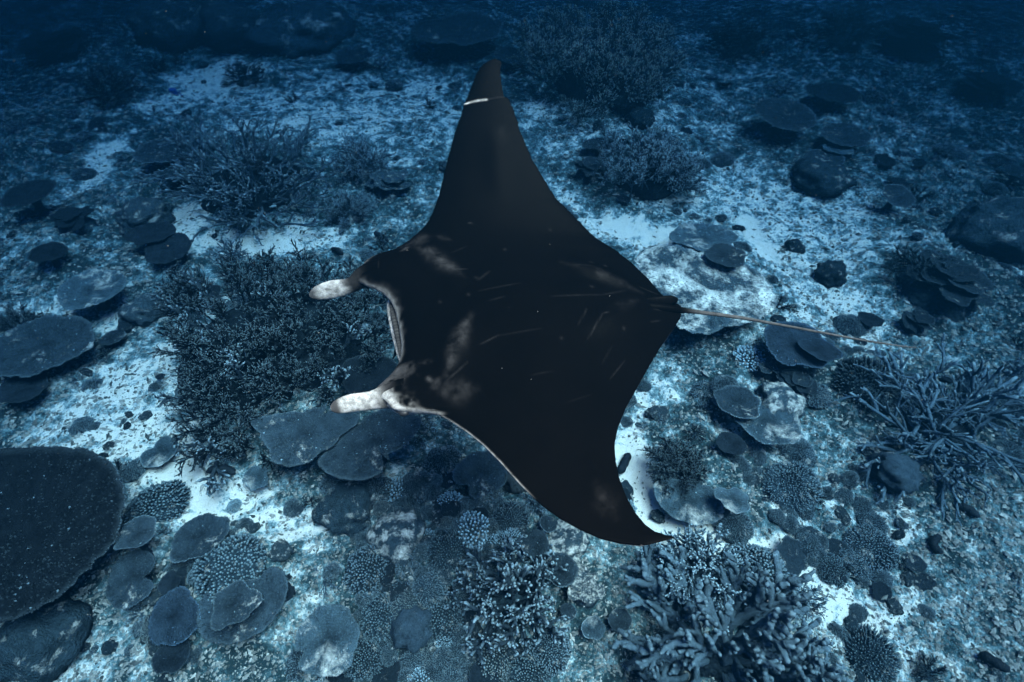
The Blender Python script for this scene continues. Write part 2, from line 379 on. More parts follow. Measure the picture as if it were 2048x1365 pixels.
# ------------------------------------------------------------------ coral builders
def plate_parts(seed, R=1.0, lobes=.08, notch=None, cup=.10, drop=.35, outline=None, na=168, nr=18, frill=.014, rimn=None, waves=.03, ripple=0, knobs=0):
    """meshes of a table coral: plate (top and underside), stalk, rim of knobs; centre of the plate at z=0"""
    r = np.random.default_rng(seed)
    th = np.linspace(0, 2 * PI, na, endpoint=False)
    if outline is not None:
        o = np.asarray(outline); ang = np.arctan2(o[:, 1], o[:, 0]) % (2 * PI); rad = np.hypot(o[:, 0], o[:, 1])
        k = np.argsort(ang); ang, rad = ang[k], rad[k]
        rr = np.interp(th, np.concatenate([ang - 2*PI, ang, ang + 2*PI]), np.tile(rad, 3)); R = rr.mean(); rr = rr / R
        rr = (rr + np.roll(rr, 1) + np.roll(rr, -1)) / 3
    else:
        rr = np.ones(na)
        for k in range(2, 8): rr += lobes * np.clip(r.normal(), -1.3, 1.3) / k ** .9 * 1.5 * np.cos(k * th + r.uniform(0, 6.28))
        if notch: 
            dth = (th - notch[0] + PI) % (2 * PI) - PI
            rr *= 1 - notch[2] * np.exp(-(dth / notch[1]) ** 2)
        rr /= rr.mean()
    rr += frill * (vnoise(np.stack([np.cos(th), np.sin(th)], -1) * 9, seed) + r.normal(0, .5, na)) + .02 * np.maximum(0, vnoise(np.stack([np.cos(th), np.sin(th)], -1) * 4, seed + 3))
    cs = np.stack([np.cos(th), np.sin(th)], -1); rr += (.045 if outline is None else .012) * fbm(cs * 2.6 + seed, 3, seed + 8) + .03 * np.minimum(0, fbm(cs * 7 + seed, 2, seed + 9))
    rimk = r.uniform(.25, 1.0)
    q = np.linspace(0, 1, nr) ** .8
    X = (q[:, None] * rr * np.cos(th)) * R; Y = (q[:, None] * rr * np.sin(th)) * R
    Z = cup * R * (q[:, None] ** 2 - .35) + np.zeros_like(X)
    P2 = np.stack([X, Y], -1) / R
    Z += waves * R * (fbm(P2 * 1.8 + seed, 3, seed) * (.4 + q[:, None])) + .010 * R * fbm(P2 * 9 + seed, 2, seed + 5)
    Z += R * .011 * np.sin(th * int(r.integers(26, 40)) + 3.0 * fbm(P2 * 2.2, 2, seed + 4)) * np.clip(q[:, None] * 1.4 - .3, 0, 1) + .016 * R * fbm(P2 * 5 + 9, 3, seed + 6)
    if ripple: Z += ripple * R * q[:, None] ** 2 * np.sin(th * 7 + seed)
    tipa = np.clip((q[:, None] - .93) / .07, 0, 1) * .28 * rimk + 0 * X
    th_ = (.020 + .02 * (1 - q[:, None])) * R + .006
    qb = np.clip(q, .14, 1)
    Xb = (qb[:, None] * rr * .985 * np.cos(th)) * R; Yb = (qb[:, None] * rr * .985 * np.sin(th)) * R
    Zb = Z - th_ - .22 * R * (1 - q[:, None]) ** 1.6
    top = np.stack([X, Y, Z], -1).reshape(-1, 3); bot = np.stack([Xb, Yb, Zb], -1).reshape(-1, 3)
    V = np.concatenate([top, bot]); n0 = len(top); Qf = grid_faces(nr, na, True)
    Qb = Qf[:, ::-1] + n0
    k = np.arange(na); k2 = (k + 1) % na; e = (nr - 1) * na
    Qr = np.stack([e + k, n0 + e + k, n0 + e + k2, e + k2], 1)
    A = np.concatenate([tipa.reshape(-1), np.zeros(n0)])
    plate = mesh('plate', V, np.concatenate([Qf, Qb, Qr]), {'tip': A})
    # stalk
    hs = np.linspace(0, 1, 6); sr = R * (.17 + .10 * (2 * hs - 1) ** 2)
    path = np.column_stack([.02 * R * np.sin(hs * 3), .03 * R * np.cos(hs * 4), -.12 * R - hs * drop])
    mb = MB(); v, t, qq, par = tube(path, sr, 10); v = v + .03 * R * vnoise(v * 6 / R, seed)[:, None]; mb.add(v, t, qq); stalk = mb.mesh('stalk')
    # rim of pale growing tips
    mb = MB(); rim = np.stack([X[-1], Y[-1], Z[-1]], -1)
    base = np.array([[1,0,0],[0,1,0],[-1,0,0],[0,-1,0],[0,0,1],[0,0,-1]], float); T = np.array([[0,1,4],[1,2,4],[2,3,4],[3,0,4],[1,0,5],[2,1,5],[3,2,5],[0,3,5]])
    m = rimn or na
    idx = (np.linspace(0, na, m, endpoint=False) + r.uniform(-.3, .3, m)).astype(int) % na
    sz = R * .011 * r.uniform(.5, 1.5, m) + .0025
    Vn = base[None] * sz[:, None, None] + rim[idx][:, None] * np.array([1, 1, 1]) * 1.0
    mb.add(Vn.reshape(-1, 3), (T[None] + 6 * np.arange(m)[:, None, None]).reshape(-1, 3), a=np.repeat(r.uniform(.25, 1., m) * rimk * (.55 + .45 * np.sin(th[idx] * 1 + seed)), 6))
    mk = MB(); nk = knobs
    if nk:
        a_ = r.uniform(0, 2 * PI, nk); q_ = np.sqrt(r.uniform(.01, .96, nk)); ia = (a_ / (2 * PI) * na).astype(int) % na
        iq = np.clip(np.searchsorted(q, q_), 1, nr - 1); w_ = (q_ - q[iq - 1]) / (q[iq] - q[iq - 1])
        S = np.stack([X, Y, Z], -1); Pk = S[iq - 1, ia] * (1 - w_)[:, None] + S[iq, ia] * w_[:, None]
        sk = np.minimum(.013, .005 + .010 * R) * r.uniform(.5, 1.3, nk)
        Vk = base[None] * sk[:, None, None] * r.uniform(.7, 1.3, (nk, 6, 1)) + Pk[:, None]
        mk.add(Vk.reshape(-1, 3), (T[None] + 6 * np.arange(nk)[:, None, None]).reshape(-1, 3), a=np.repeat(np.where(r.uniform(0, 1, nk) < .025, .7, r.uniform(0, .12, nk)), 6))
    return plate, stalk, mb.mesh('rim'), (mk.mesh('knobs') if nk else None)

def plate_coral(x, y, rx, ry, label, mat='plate', lift=None, seed=None, outline=None, tilt_max=13, group=None, rz=None, **kw):
    seed = seed if seed is not None else int(x * 7 + y)
    p = put(x, y, .1); R = rx * depth(p) / F
    lift = lift if lift is not None else max(.10, min(.45, .42 * R + .05))
    p = put(x, y, lift); R = rx * depth(p) / F
    g = gz(p); drop = max(.05, p[2] - g) + .05
    el = elev(p); want = math.asin(max(.05, min(.999, ry / rx)))
    tilt = max(-math.radians(tilt_max), min(math.radians(tilt_max), want - el))     # lean to or from the viewer
    rr = np.random.default_rng(seed)
    o = thing('table_coral', (p[0], p[1], p[2]), label, 'coral', group)
    kw.setdefault('knobs', int(min(1500, 40 + 2300 * R * R)))
    if outline is not None:
        zz = p[2]; pts = at(np.array([q[0] for q in outline], float), np.array([q[1] for q in outline], float), zz)[:, :2] - p[None, :2]
        a = plate_parts(seed, outline=pts, drop=drop, **kw); o.rotation_euler = (0, 0, 0)
    else:
        a = plate_parts(seed, R=R, drop=drop, **kw)
        o.rotation_euler = (tilt, rr.uniform(-.08, .08), 0)
    pm = obj('plate', a[0], M[mat], o); obj('stalk', a[1], M['rockd'], o); tag(obj('rim', a[2], M[mat], o), 'pale knobbly growing edge', kind='stuff')
    if a[3]: tag(obj('knobs', a[3], M[mat], o), kind='stuff')
    if outline is None:
        z = rr.uniform(0, 6.28) if rz is None else rz
        for c in o.children: c.rotation_euler = (0, 0, z)
    return o

def finger_parts(seed, n=360, flat=.65, flen=.20, frad=.030, sides=5, spread=1.0, taper=.6, base_h=None):
    """a dome crowded with stubby fingers, radius 1, base at z=0"""
    r = np.random.default_rng(seed)
    base_h = flat if base_h is None else base_h
    nu, nv = 9, 28; u = np.linspace(0, PI / 2, nu); v = np.linspace(0, 2 * PI, nv, endpoint=False)
    X = np.sin(u)[:, None] * np.cos(v) * .86; Y = np.sin(u)[:, None] * np.sin(v) * .86; Z = np.cos(u)[:, None] * base_h * .86 + 0 * X
    V = np.stack([X, Y, Z], -1).reshape(-1, 3); V *= (1 + .10 * vnoise(V * 3 + seed, seed))[:, None]
    V = np.concatenate([V, np.stack([np.cos(v) * .7, np.sin(v) * .7, -.25 + 0 * v], -1)])
    dome = mesh('dome', V, grid_faces(nu + 1, nv, True)[:, ::-1], {'tip': np.zeros(len(V))})
    mb = MB(); out = 1 + .10 * vnoise(np.column_stack([np.cos(v), np.sin(v)]) * 1.7, seed + 2)
    for i in range(n):
        c = 1 - (i + .5) / n * .97; phi = i * 2.39996 + r.normal(0, .06)
        s = math.sqrt(max(0, 1 - c * c))
        d = np.array([s * math.cos(phi), s * math.sin(phi), c]); k = 1 + .12 * float(vnoise(np.array([[d[0], d[1]]]) * 2.2 + seed, seed)[0])
        p0 = np.array([d[0], d[1], d[2] * base_h]) * .80 * k
        nd = np.array([d[0] * spread, d[1] * spread, d[2] / flat * .7 + .35]) + r.normal(0, .10, 3); nd /= np.linalg.norm(nd)
        L = flen * r.uniform(.75, 1.25)
        path = np.stack([p0, p0 + nd * L * .55, p0 + nd * L * .92, p0 + nd * L]); f = frad * r.uniform(.8, 1.2)
        vv, t, q, par = tube(path, [f, f, f * (.55 + .45 * taper), f * .55], sides)
        mb.add(vv, t, q, np.clip((par - .40) / .45, 0, 1) * r.uniform(.35, 1))
    return dome, mb.mesh('fingers')
FINGER = {}
def finger_proto(kind):
    if kind not in FINGER:
        sp = {'stub': dict(n=420, flat=.55, flen=.12, frad=.038), 'stub2': dict(n=520, flat=.7, flen=.11, frad=.034),
              'fine': dict(n=760, flat=.52, flen=.13, frad=.024, taper=.6), 'long': dict(n=420, flat=.6, flen=.20, frad=.027, taper=.6, spread=1.1),
              'knob': dict(n=110, flat=.55, flen=.22, frad=.066, taper=.8, sides=6), 'flat': dict(n=480, flat=.25, flen=.10, frad=.030, base_h=.25)}[kind]
        FINGER[kind] = finger_parts(len(kind) * 11 + ord(kind[-1]), **sp)
    return FINGER[kind]
FM = {}
def with_mat(me, mat):
    """mesh data shared by every colony of one kind and colour"""
    k = (me.name, mat)
    if k not in FM:
        c = me.copy(); c.materials.clear(); c.materials.append(M[mat]); FM[k] = c
    return FM[k]
def finger_coral(x, y, rx, ry, label, kind='stub', mat='finger', group=None, rz=0.0, hz=None, lift=-.04, name='finger_coral'):
    p = put(x, y, .04); R = rx * depth(p) / F
    o = thing(name, (p[0], p[1], gz(p) + lift * R), label, 'coral', group, (0, 0, rz), (R, R * min(1.25, max(.75, 1.0)), R * (hz or 1.0)))
    d, f = finger_proto(kind)
    obj('dome', with_mat(d, 'rockd' if mat != 'fingerp' else 'rock'), None, o)
    tag(obj('fingers', with_mat(f, mat), None, o), kind='stuff')
    return o

def grow(mb, r, p, d, L, rad, level, spec):
    """one branch and its side branches"""
    n = spec['seg'][level]; pts = [p]; dirs = [d]; wob = spec['wob']
    for i in range(n):
        d = d + r.normal(0, wob, 3) + np.array([0, 0, spec.get('up', .05)]); d = d / np.linalg.norm(d); p = p + d * L / n; pts.append(p); dirs.append(d)
    tap = spec['taper'][level]; rr = rad * (1 - (1 - tap) * np.linspace(0, 1, n + 1))
    last = level == len(spec['kids'])
    v, t, q, par = tube(np.array(pts), rr, spec['sides'][level])
    if spec.get('nub'): v = v + (spec['nub'] * rad) * vnoise(v / rad * 1.6, 5)[:, None] * (v - np.array(pts)[np.minimum((par * n).astype(int), n)]) / rad
    tw = spec.get('tipw', .012) / L
    mb.add(v, t, q, np.clip((par - (1 - tw * 1.6)) / tw, 0, 1) * spec.get('tipa', 1.0))
    if not last:
        k = spec['kids'][level]
        for j in range(k):
            f = spec.get('f0', .25) + (1 - spec.get('f0', .25)) * (j + r.uniform(.2, .8)) / k
            i = min(n - 1, int(f * n)); w = f * n - i
            q0 = pts[i] * (1 - w) + pts[i + 1] * w; dd = dirs[i]
            s = np.cross(dd, r.normal(0, 1, 3)); s /= np.linalg.norm(s) + 1e-9
            a = math.radians(r.uniform(*spec['ang']))
            nd = dd * math.cos(a) + s * math.sin(a)
            grow(mb, r, q0, nd / np.linalg.norm(nd), L * spec['ratio'] * r.uniform(.6, 1.15) * (1.15 - .55 * f), rad * spec['rr'], level + 1, spec)
SPEC = {
 'fine':  dict(kids=(13, 4), seg=(5, 3, 2), sides=(6, 5, 4), taper=(.55, .6, .6), wob=.10, ang=(28, 60), ratio=.48, rr=.78, up=.03, tipw=.010, L=1., rad=.026),
 'stag':  dict(kids=(8, 3), seg=(5, 3, 2), sides=(7, 6, 5), taper=(.6, .55, .5), wob=.09, ang=(30, 62), ratio=.46, rr=.80, up=.04, tipw=.009, L=1., rad=.045),
 'thick': dict(kids=(7, 3), seg=(14, 9, 6), sides=(9, 9, 8), taper=(.75, .62, .55), wob=.07, ang=(28, 55), ratio=.52, rr=.88, up=.02, tipw=.012, L=1., rad=.050, nub=.6, tipa=.18, f0=.25),
 'antler':dict(kids=(4, 3), seg=(9, 6, 4), sides=(7, 7, 6), taper=(.62, .5, .4), wob=.11, ang=(22, 52), ratio=.52, rr=.82, up=.0, tipw=.012, L=1., rad=.027, tipa=.7, f0=.15, nub=.25),
}
BR = {}
def branch_mesh(kind, var, mat):
    k = (kind, var, mat)
    if k not in BR:
        sp = SPEC[kind]; r = np.random.default_rng(100 + var * 7 + len(kind)); mb = MB()
        grow(mb, r, np.zeros(3), np.array([0, 0, 1.]), 1.0, sp['rad'], 0, sp)
        me = mb.mesh('branch'); me.materials.append(M[mat]); BR[k] = me
    return BR[k]
def put_branch(parent, kind, mat, p, d, L, r, nvar=7, thick=1.0):
    o = obj('branch', branch_mesh(kind, int(r.integers(nvar)), mat), None, parent)
    q = Vector(d).to_track_quat('Z', 'Y') @ Matrix.Rotation(r.uniform(0, 6.28), 3, 'Z').to_quaternion()
    o.rotation_mode = 'QUATERNION'; o.rotation_quaternion = q; o.location = p; o.scale = (L * thick, L * thick, L)
    return o
def inside(poly, x, y):
    c = False; n = len(poly)
    for i in range(n):
        x1, y1 = poly[i]; x2, y2 = poly[i - 1]
        if (y1 > y) != (y2 > y) and x < (x2 - x1) * (y - y1) / (y2 - y1) + x1: c = not c
    return c
def mound_mesh(seed, rx, ry, h):
    nu, nv = 14, 44; u = np.linspace(0, 1, nu); v = np.linspace(0, 2 * PI, nv, endpoint=False)
    X = u[:, None] * np.cos(v) * rx; Y = u[:, None] * np.sin(v) * ry; Z = h * (1 - u[:, None] ** 2.2) * np.ones(nv) - .06 * u[:, None] ** 8
    V = np.stack([X, Y, Z], -1).reshape(-1, 3)
    V = V + .16 * h * vnoise(V * 5, seed)[:, None] * np.array([.6, .6, 1]) + .06 * h * vnoise(V * 14, seed + 1)[:, None]
    return mesh('base', V, grid_faces(nu, nv, True), {'tip': np.zeros(len(V))})
def thicket(name, poly, label, kind, mat, n, L, base_h, seed, lean=.8, base_mat='bed', upz=1.0, centre=None, Lvar=(.7, 1.25), thick=1.0, zn=1.0, hrand=0.0, mixk=None, gaps=0.0):
    """a wide colony: rooted base and single branches over the outline poly (pixels)"""
    r = np.random.default_rng(seed); P = np.array(poly, float); cx, cy = centre or P.mean(0)
    c = put(cx, cy, base_h * .5); g = gz(c)
    o = thing(name, (c[0], c[1], g), label, 'coral')
    Wp = at(P[:, 0], P[:, 1], g + base_h * .5) - np.array([c[0], c[1], g])
    rx = (Wp[:, 0].max() - Wp[:, 0].min()) / 2; ry = (Wp[:, 1].max() - Wp[:, 1].min()) / 2
    off = ((Wp[:, 0].max() + Wp[:, 0].min()) / 2, (Wp[:, 1].max() + Wp[:, 1].min()) / 2)
    b = obj('base', mound_mesh(seed, rx * .70, ry * .70, base_h), M[base_mat], o); b.location = (off[0], off[1], -.03)
    k = 0; tries = 0
    while k < n and tries < n * 30:
        tries += 1
        x = r.uniform(P[:, 0].min(), P[:, 0].max()); y = r.uniform(P[:, 1].min(), P[:, 1].max())
        if not inside(poly, x, y): continue
        w = at(x, y, g + base_h * .6) - np.array([c[0], c[1], g])
        if gaps and float(fbm(np.array([[w[0], w[1]]]) * 2.4, 3, seed)[0]) < -gaps: continue
        e = np.array([(w[0] - off[0]) / rx, (w[1] - off[1]) / ry]); q = min(1, math.hypot(*e))
        z0 = base_h * (1 - q ** 2.2) * .9 - .03
        d = np.array([e[0] * lean, e[1] * lean, upz]) + r.normal(0, .28, 3) * np.array([1, 1, zn]); d[2] = abs(d[2]); d /= np.linalg.norm(d)
        if hrand:
            a_ = r.uniform(0, 6.28); d = d + hrand * np.array([math.cos(a_), math.sin(a_), 0]); d /= np.linalg.norm(d)
        l = L * r.uniform(*Lvar)
        if mixk and r.uniform() < mixk[1]: put_branch(o, mixk[0], mixk[2], (w[0] - d[0] * l * .2, w[1] - d[1] * l * .2, z0), d, l * 1.15, r); k += 1; continue
        put_branch(o, kind, mat, (w[0] - d[0] * l * .25, w[1] - d[1] * l * .25, z0), d, l, r, thick=thick); k += 1
    return o
def bush(x, y, rx, ry, label, kind='stag', mat='stag', n=26, seed=None, group=None, L=.75, name='staghorn_coral', flat=1.0, h=.25, thick=1.0):
    """a rounded branching colony: branches fan out from a small base"""
    seed = seed if seed is not None else int(x * 3 + y * 5); r = np.random.default_rng(seed)
    p = put(x, y, .05); R = rx * depth(p) / F
    p = put(x, y, .30 * R)
    g = gz(p)
    o = thing(name, (p[0], p[1], g), label, 'coral', group)
    obj('base', mound_mesh(seed, R * .55, R * .55, R * h), M['rockd'], o)
    for i in range(n):
        c = 1 - (i + .5) / n * (.98 if flat >= 1 else .9); ph = i * 2.39996 + r.normal(0, .2); s = math.sqrt(1 - c * c)
        d = np.array([s * math.cos(ph), s * math.sin(ph), c * flat + .12]) + r.normal(0, .08, 3); d /= np.linalg.norm(d)
        put_branch(o, kind, mat, tuple(np.array([d[0], d[1], 0]) * R * .22 + np.array([0, 0, R * h * .55])), d, R * L * r.uniform(.85, 1.2), r, thick=thick)
    return o
def blob_mesh(seed, sub=4, amp=.34, freq=1.5, amp2=.16, flat=.75, lumps=0.0):
    import bmesh
    bm = bmesh.new(); bmesh.ops.create_icosphere(bm, subdivisions=sub, radius=1.0)
    V = np.array([v.co[:] for v in bm.verts]); T = np.array([[v.index for v in f.verts] for f in bm.faces]); bm.free()
    k = 1 + amp * fbm(V * freq + seed * 3.1, 3, seed) + amp2 * fbm(V * 4.5 + seed, 3, seed + 1)
    if lumps:
        r = np.random.default_rng(seed); cen = r.normal(0, 1, (40, 3)); cen /= np.linalg.norm(cen, axis=1)[:, None]
        dm = np.min(np.linalg.norm(V[:, None] - cen[None], axis=2), axis=1); k = k + lumps * (.45 - np.clip(dm, 0, .45)) / .45
    V = V * k[:, None]; V[:, 2] *= flat
    return mesh('boulder', V, T, {'tip': np.zeros(len(V))})
BLOB = {}
def boulder(x, y, rx, ry, label, mat='rock', var=0, group=None, cat='coral', name='boulder_coral', lumps=0.0, sink=.25, flat=.75, rz=0.0):
    k = (var, lumps, flat)
    if k not in BLOB: BLOB[k] = blob_mesh(var + 3, lumps=lumps, flat=flat)
    p = put(x, y, .03); R = rx * depth(p) / F
    p = put(x, y, R * (flat - sink) * .5)
    o = obj(name, with_mat(BLOB[k], mat)); o.location = (p[0], p[1], gz(p) + R * flat * .9 - R * sink * 1.4); o.scale = (R,) * 3
    o.rotation_euler = (0, 0, rz)
    return tag(o, label, cat, group)
def leafy(x, y, rx, ry, label, mat='platep', n=7, seed=None, lift=.06, group=None, size=(.35, .6), lobes=.14):
    """a clump of small overlapping tiers"""
    seed = seed if seed is not None else int(x + y * 3); r = np.random.default_rng(seed)
    p = put(x, y, .05); R = rx * depth(p) / F; g = gz(p)
    o = thing('tiered_coral', (p[0], p[1], g), label, 'coral', group)
    obj('base', mound_mesh(seed, R * .75, R * .75, R * .35 + .02), M['rockd'], o)
    for i in range(n):
        a = i * 2.4 + r.uniform(-.3, .3); q = math.sqrt((i + .3) / n) * .62
        s = R * r.uniform(*size)
        me = tier_mesh(int(r.integers(5)), mat, lobes)
        t = obj('tier', me, None, o); t.location = (math.cos(a) * q * R, math.sin(a) * q * R, .12 * R + R * (.42 - .38 * q) + lift * .5)
        t.scale = (s, s * r.uniform(.7, 1), s); t.rotation_euler = (math.sin(a) * -.30 * q + r.normal(0, .07), math.cos(a) * .30 * q + r.normal(0, .07), r.uniform(0, 6.28))
    return o
TIER = {}
def tier_mesh(v, mat, lobes):
    k = (v, mat, lobes)
    if k not in TIER:
        me = plate_parts(500 + v, R=1.0, lobes=lobes, na=90, nr=9, cup=.12, frill=.03, waves=.06)[0]; me.materials.append(M[mat]); TIER[k] = me
    return TIER[k]

# ------------------------------------------------------------------ the manta ray
def manta_mat():
    m, nt, b = nmat('manta_skin'); L = nt.links
    tc = N(nt, 'ShaderNodeTexCoord')
    aw = N(nt, 'ShaderNodeAttribute', attribute_name='white'); ag = N(nt, 'ShaderNodeAttribute', attribute_name='grey')
    n1 = N(nt, 'ShaderNodeTexNoise', Scale=28.0, Detail=6.0, Roughness=.7); L.new(tc.outputs['Object'], n1.inputs['Vector'])
    n2 = N(nt, 'ShaderNodeTexNoise', Scale=220.0, Detail=2.0); L.new(tc.outputs['Object'], n2.inputs['Vector'])
    n3 = N(nt, 'ShaderNodeTexNoise', Scale=2.5, Detail=3.0); L.new(tc.outputs['Object'], n3.inputs['Vector'])
    blk = mixc(nt, n3.outputs[0], (.0004, .0004, .0004), (.0009, .0008, .0008))
    g = math_(nt, 'MULTIPLY', ag.outputs['Fac'], ramp(nt, n1.outputs[0], .15, .75))
    c = mixc(nt, g, blk, (.040, .037, .037))
    wh = mixc(nt, ramp(nt, n1.outputs[0], .40, .66), (.185, .175, .168), (.045, .042, .039))
    c = mixc(nt, aw.outputs['Fac'], c, wh)
    L.new(c, b.inputs['Base Color']); b.inputs['Roughness'].default_value = .36; b.inputs['Specular IOR Level'].default_value = .003
    bp = N(nt, 'ShaderNodeBump', Strength=.12, Distance=.004)
    L.new(math_(nt, 'ADD', n2.outputs[0], n1.outputs[0]), bp.inputs['Height']); L.new(bp.outputs[0], b.inputs['Normal'])
    return m
M['manta'] = manta_mat()
LEAD = [(121,990),(124,975),(130,966),(137,960),(148,953),(160,948),(175,943),(190,937),(211,928),(235,921),(262,911),(305,899),(350,888),(395,877),(425,866),(440,859),(452,851),(462,841),(470,832),(484,815),(495,799),(504,780),(510,758),(516,743),(524,731),(535,722),(547,715),(556,713),(564,718),(571,731),(578,750),(586,764),(595,774),(606,783),(625,791),(655,798),(690,803),(712,802),(728,797),(742,789),(755,778),(766,765),(776,754),(784,748),(792,755),(800,768),(808,776),(815,781),(820,790),(824,815),(826,858),(830,876),(838,892),(846,905),(866,935),(890,965),(925,1000),(970,1040),(1010,1081),(1038,1120),(1060,1160),(1078,1200),(1088,1240),(1092,1283)]
TRAIL = [(121,990.5),(122,999),(124,1002),(127,1003),(133,1001),(140,1000),(160,1002),(180,1005),(193,1008),(195,1009),(196,1014),(198,1017),(212,1023),(225,1028),(260,1040),(310,1060),(355,1085),(395,1110),(435,1150),(475,1190),(500,1230),(530,1268),(562,1300),(588,1322),(602,1345),(612,1362),(622,1364),(636,1361),(660,1346),(695,1321),(730,1300),(775,1275),(820,1250),(855,1236),(890,1229),(920,1231),(955,1238),(990,1251),(1025,1270),(1050,1291),(1063,1309),(1070,1330),(1074,1350),(1077,1345),(1085,1318),(1090,1298),(1092,1283.5)]
MZ = 2.65                                            # height of the body above the seabed's datum
def solve_y():
    return float(at(1060, 640, MZ)[1])
MY = solve_y()
def wing_z(y):
    d = np.asarray(y) - MY
    return MZ + np.where(d > 0, .85 * (np.abs(d) / 1.62) ** 1.7, .38 * (np.abs(d) / 1.70) ** 1.8)
def on_wing(x, y):
    d = ray(x, y); lo = np.zeros(d.shape[:-1]) + .3; hi = lo * 0 + 14.0
    for _ in range(50):
        m = (lo + hi) / 2; P = CAMP + m[..., None] * d
        above = P[..., 2] > wing_z(P[..., 1]); lo = np.where(above, m, lo); hi = np.where(above, hi, m)
    return CAMP + ((lo + hi) / 2)[..., None] * d
def seg_d(X, Y, a, b):
    ax, ay = a; bx, by = b; t = np.clip(((X - ax) * (bx - ax) + (Y - ay) * (by - ay)) / ((bx - ax) ** 2 + (by - ay) ** 2 + 1e-9), 0, 1)
    return np.hypot(X - ax - t * (bx - ax), Y - ay - t * (by - ay)), t
def manta():
    ys = np.concatenate([np.linspace(121, 137, 14)[:-1], np.linspace(137, 190, 26)[:-1], np.linspace(190, 216, 22)[:-1], np.linspace(216, 480, 90)[:-1], np.linspace(480, 840, 210)[:-1], np.linspace(840, 1040, 80)[:-1], np.linspace(1040, 1091.6, 52)])
    nc = 230
    def interp(tab, sm):
        t = np.array(tab, float); v = np.interp(ys, t[:, 0], t[:, 1])
        return v
    xl = interp(LEAD, 2); xr = interp(TRAIL, 1)
    # soften the straight pieces between outline points
    for _ in range(3):
        keep = (ys > 230) & (ys < 1035); keepr = keep & ((ys < 585) | (ys > 660))
        s = xl.copy(); s[1:-1] = (xl[:-2] + 2 * xl[1:-1] + xl[2:]) / 4; xl = np.where(keep & ((ys < 500) | (ys > 835)), s, xl)
        s = xr.copy(); s[1:-1] = (xr[:-2] + 2 * xr[1:-1] + xr[2:]) / 4; xr = np.where(keepr, s, xr)
    xr = xr + np.where((ys > 215) & (ys < 560), 1.2 * vnoise(np.column_stack([ys * .09, ys * 0]), 4), 0)   # ragged hind edge
    c = (1 - np.cos(np.linspace(0, PI, nc))) / 2
    # inside the outline the rows follow a calmer front line, so the head's notches do not crease the back
    gk = np.exp(-((ys[:, None] - ys[None]) / 55) ** 2) * np.gradient(ys)[None]; xs_ = (gk @ xl) / gk.sum(1)
    e_ = np.clip((ys - 121) / 120, 0, 1) * np.clip((1092 - ys) / 120, 0, 1); xs_ = xl + (xs_ - xl) * e_
    k_ = np.clip(c / .24, 0, 1); k_ = k_ * k_ * (3 - 2 * k_)
    xf = xl[:, None] + (xs_ - xl)[:, None] * k_[None]
    X = xf + c * (xr[:, None] - xf); Y = np.repeat(ys[:, None], nc, 1)
    mid = on_wing(X, Y)
    body = np.exp(-np.abs((ys - 655) / 150) ** 2.4)                      # trunk against wing
    tipf = np.clip(np.minimum((ys - 121) / 500, (1092 - ys) / 420), 0, 1) ** .7
    T = (.014 + .055 * tipf + .13 * body)[:, None]
    prof = np.clip(c ** .55 * (1 - c) ** .8 / .52, 0, None)
    up = T * prof
    # muscle ridge of the back, running together at the tail, and the shoulders
    for a, b, wd, h in (((1120,545),(1310,603),18,.050),((1150,690),(1310,618),24,.032),((860,620),(1300,610),60,.040),((835,510),(940,610),26,.030),((945,660),(880,800),26,.030),((870,790),(960,800),20,.018),((1170,900),(1250,1040),28,.018),((990,240),(1000,420),26,.012),((1020,700),(1150,900),60,.02)):
        d, t = seg_d(X, Y, a, b); up = up + h * np.exp(-(d / wd) ** 2) * np.sin(PI * np.clip(t, .06, .97)) * np.clip(prof, 0, .5) * 2
    low = -T * prof * .75
    U = mid.copy(); U[..., 2] += up
    Lo = mid.copy(); Lo[..., 2] += low - .002
    # mouth: the front of the head opens between the head lobes
    # markings: pale shoulder patches, scars, scratches and painted-in sheen of the back
    g = np.zeros_like(X)
    grain = np.clip(.62 + .9 * fbm(np.stack([X, Y], -1) * .045, 4, 19), .1, 1.3)
    def streak(pts, wd, s, taper=True):
        nonlocal g; s = s * 1.15
        P_ = np.array(pts, float); L_ = np.concatenate([[0], np.cumsum(np.hypot(*np.diff(P_, axis=0).T))])
        best = np.full(X.shape, 1e9); tt = np.zeros(X.shape)
        for k in range(len(pts) - 1):
            d, t = seg_d(X, Y, pts[k], pts[k + 1]); u = (L_[k] + t * (L_[k + 1] - L_[k])) / L_[-1]
            tt = np.where(d < best, u, tt); best = np.minimum(best, d)
        w_ = wd * (.35 + .65 * np.sin(PI * np.clip(tt, .03, .97))) if taper else wd
        g = np.maximum(g, s * np.exp(-(best / w_) ** 2) * (np.sin(PI * np.clip(tt, .04, .96)) ** .6 if taper else 1) * grain)
    streak([(806,502),(835,492),(866,486)], 13, .34); streak([(803,516),(826,505)], 3.5, .45)
    streak([(832,508),(862,528),(890,556),(930,585)], 13, .42); streak([(875,540),(892,556)], 9, .35)
    streak([(868,482),(905,498)], 5, .18)
    streak([(945,665),(925,700),(908,735),(895,775)], 15, .40); streak([(940,690),(915,720)], 12, .2)
    streak([(866,778),(880,798)], 12, .34); streak([(880,800),(915,800),(955,796)], 16, .26); streak([(860,776),(866,780)], 4, .7, False)
    streak([(1120,548),(1190,575),(1280,602)], 9, .14); streak([(1200,655),(1270,622)], 10, .08)  # sheen along the back ridges, painted in as grey
    streak([(1010,255),(1000,300)], 14, .06); streak([(1190,975),(1230,1040)], 22, .09)  # faint far-wing sheen painted as grey; soft grey streak on the near wing
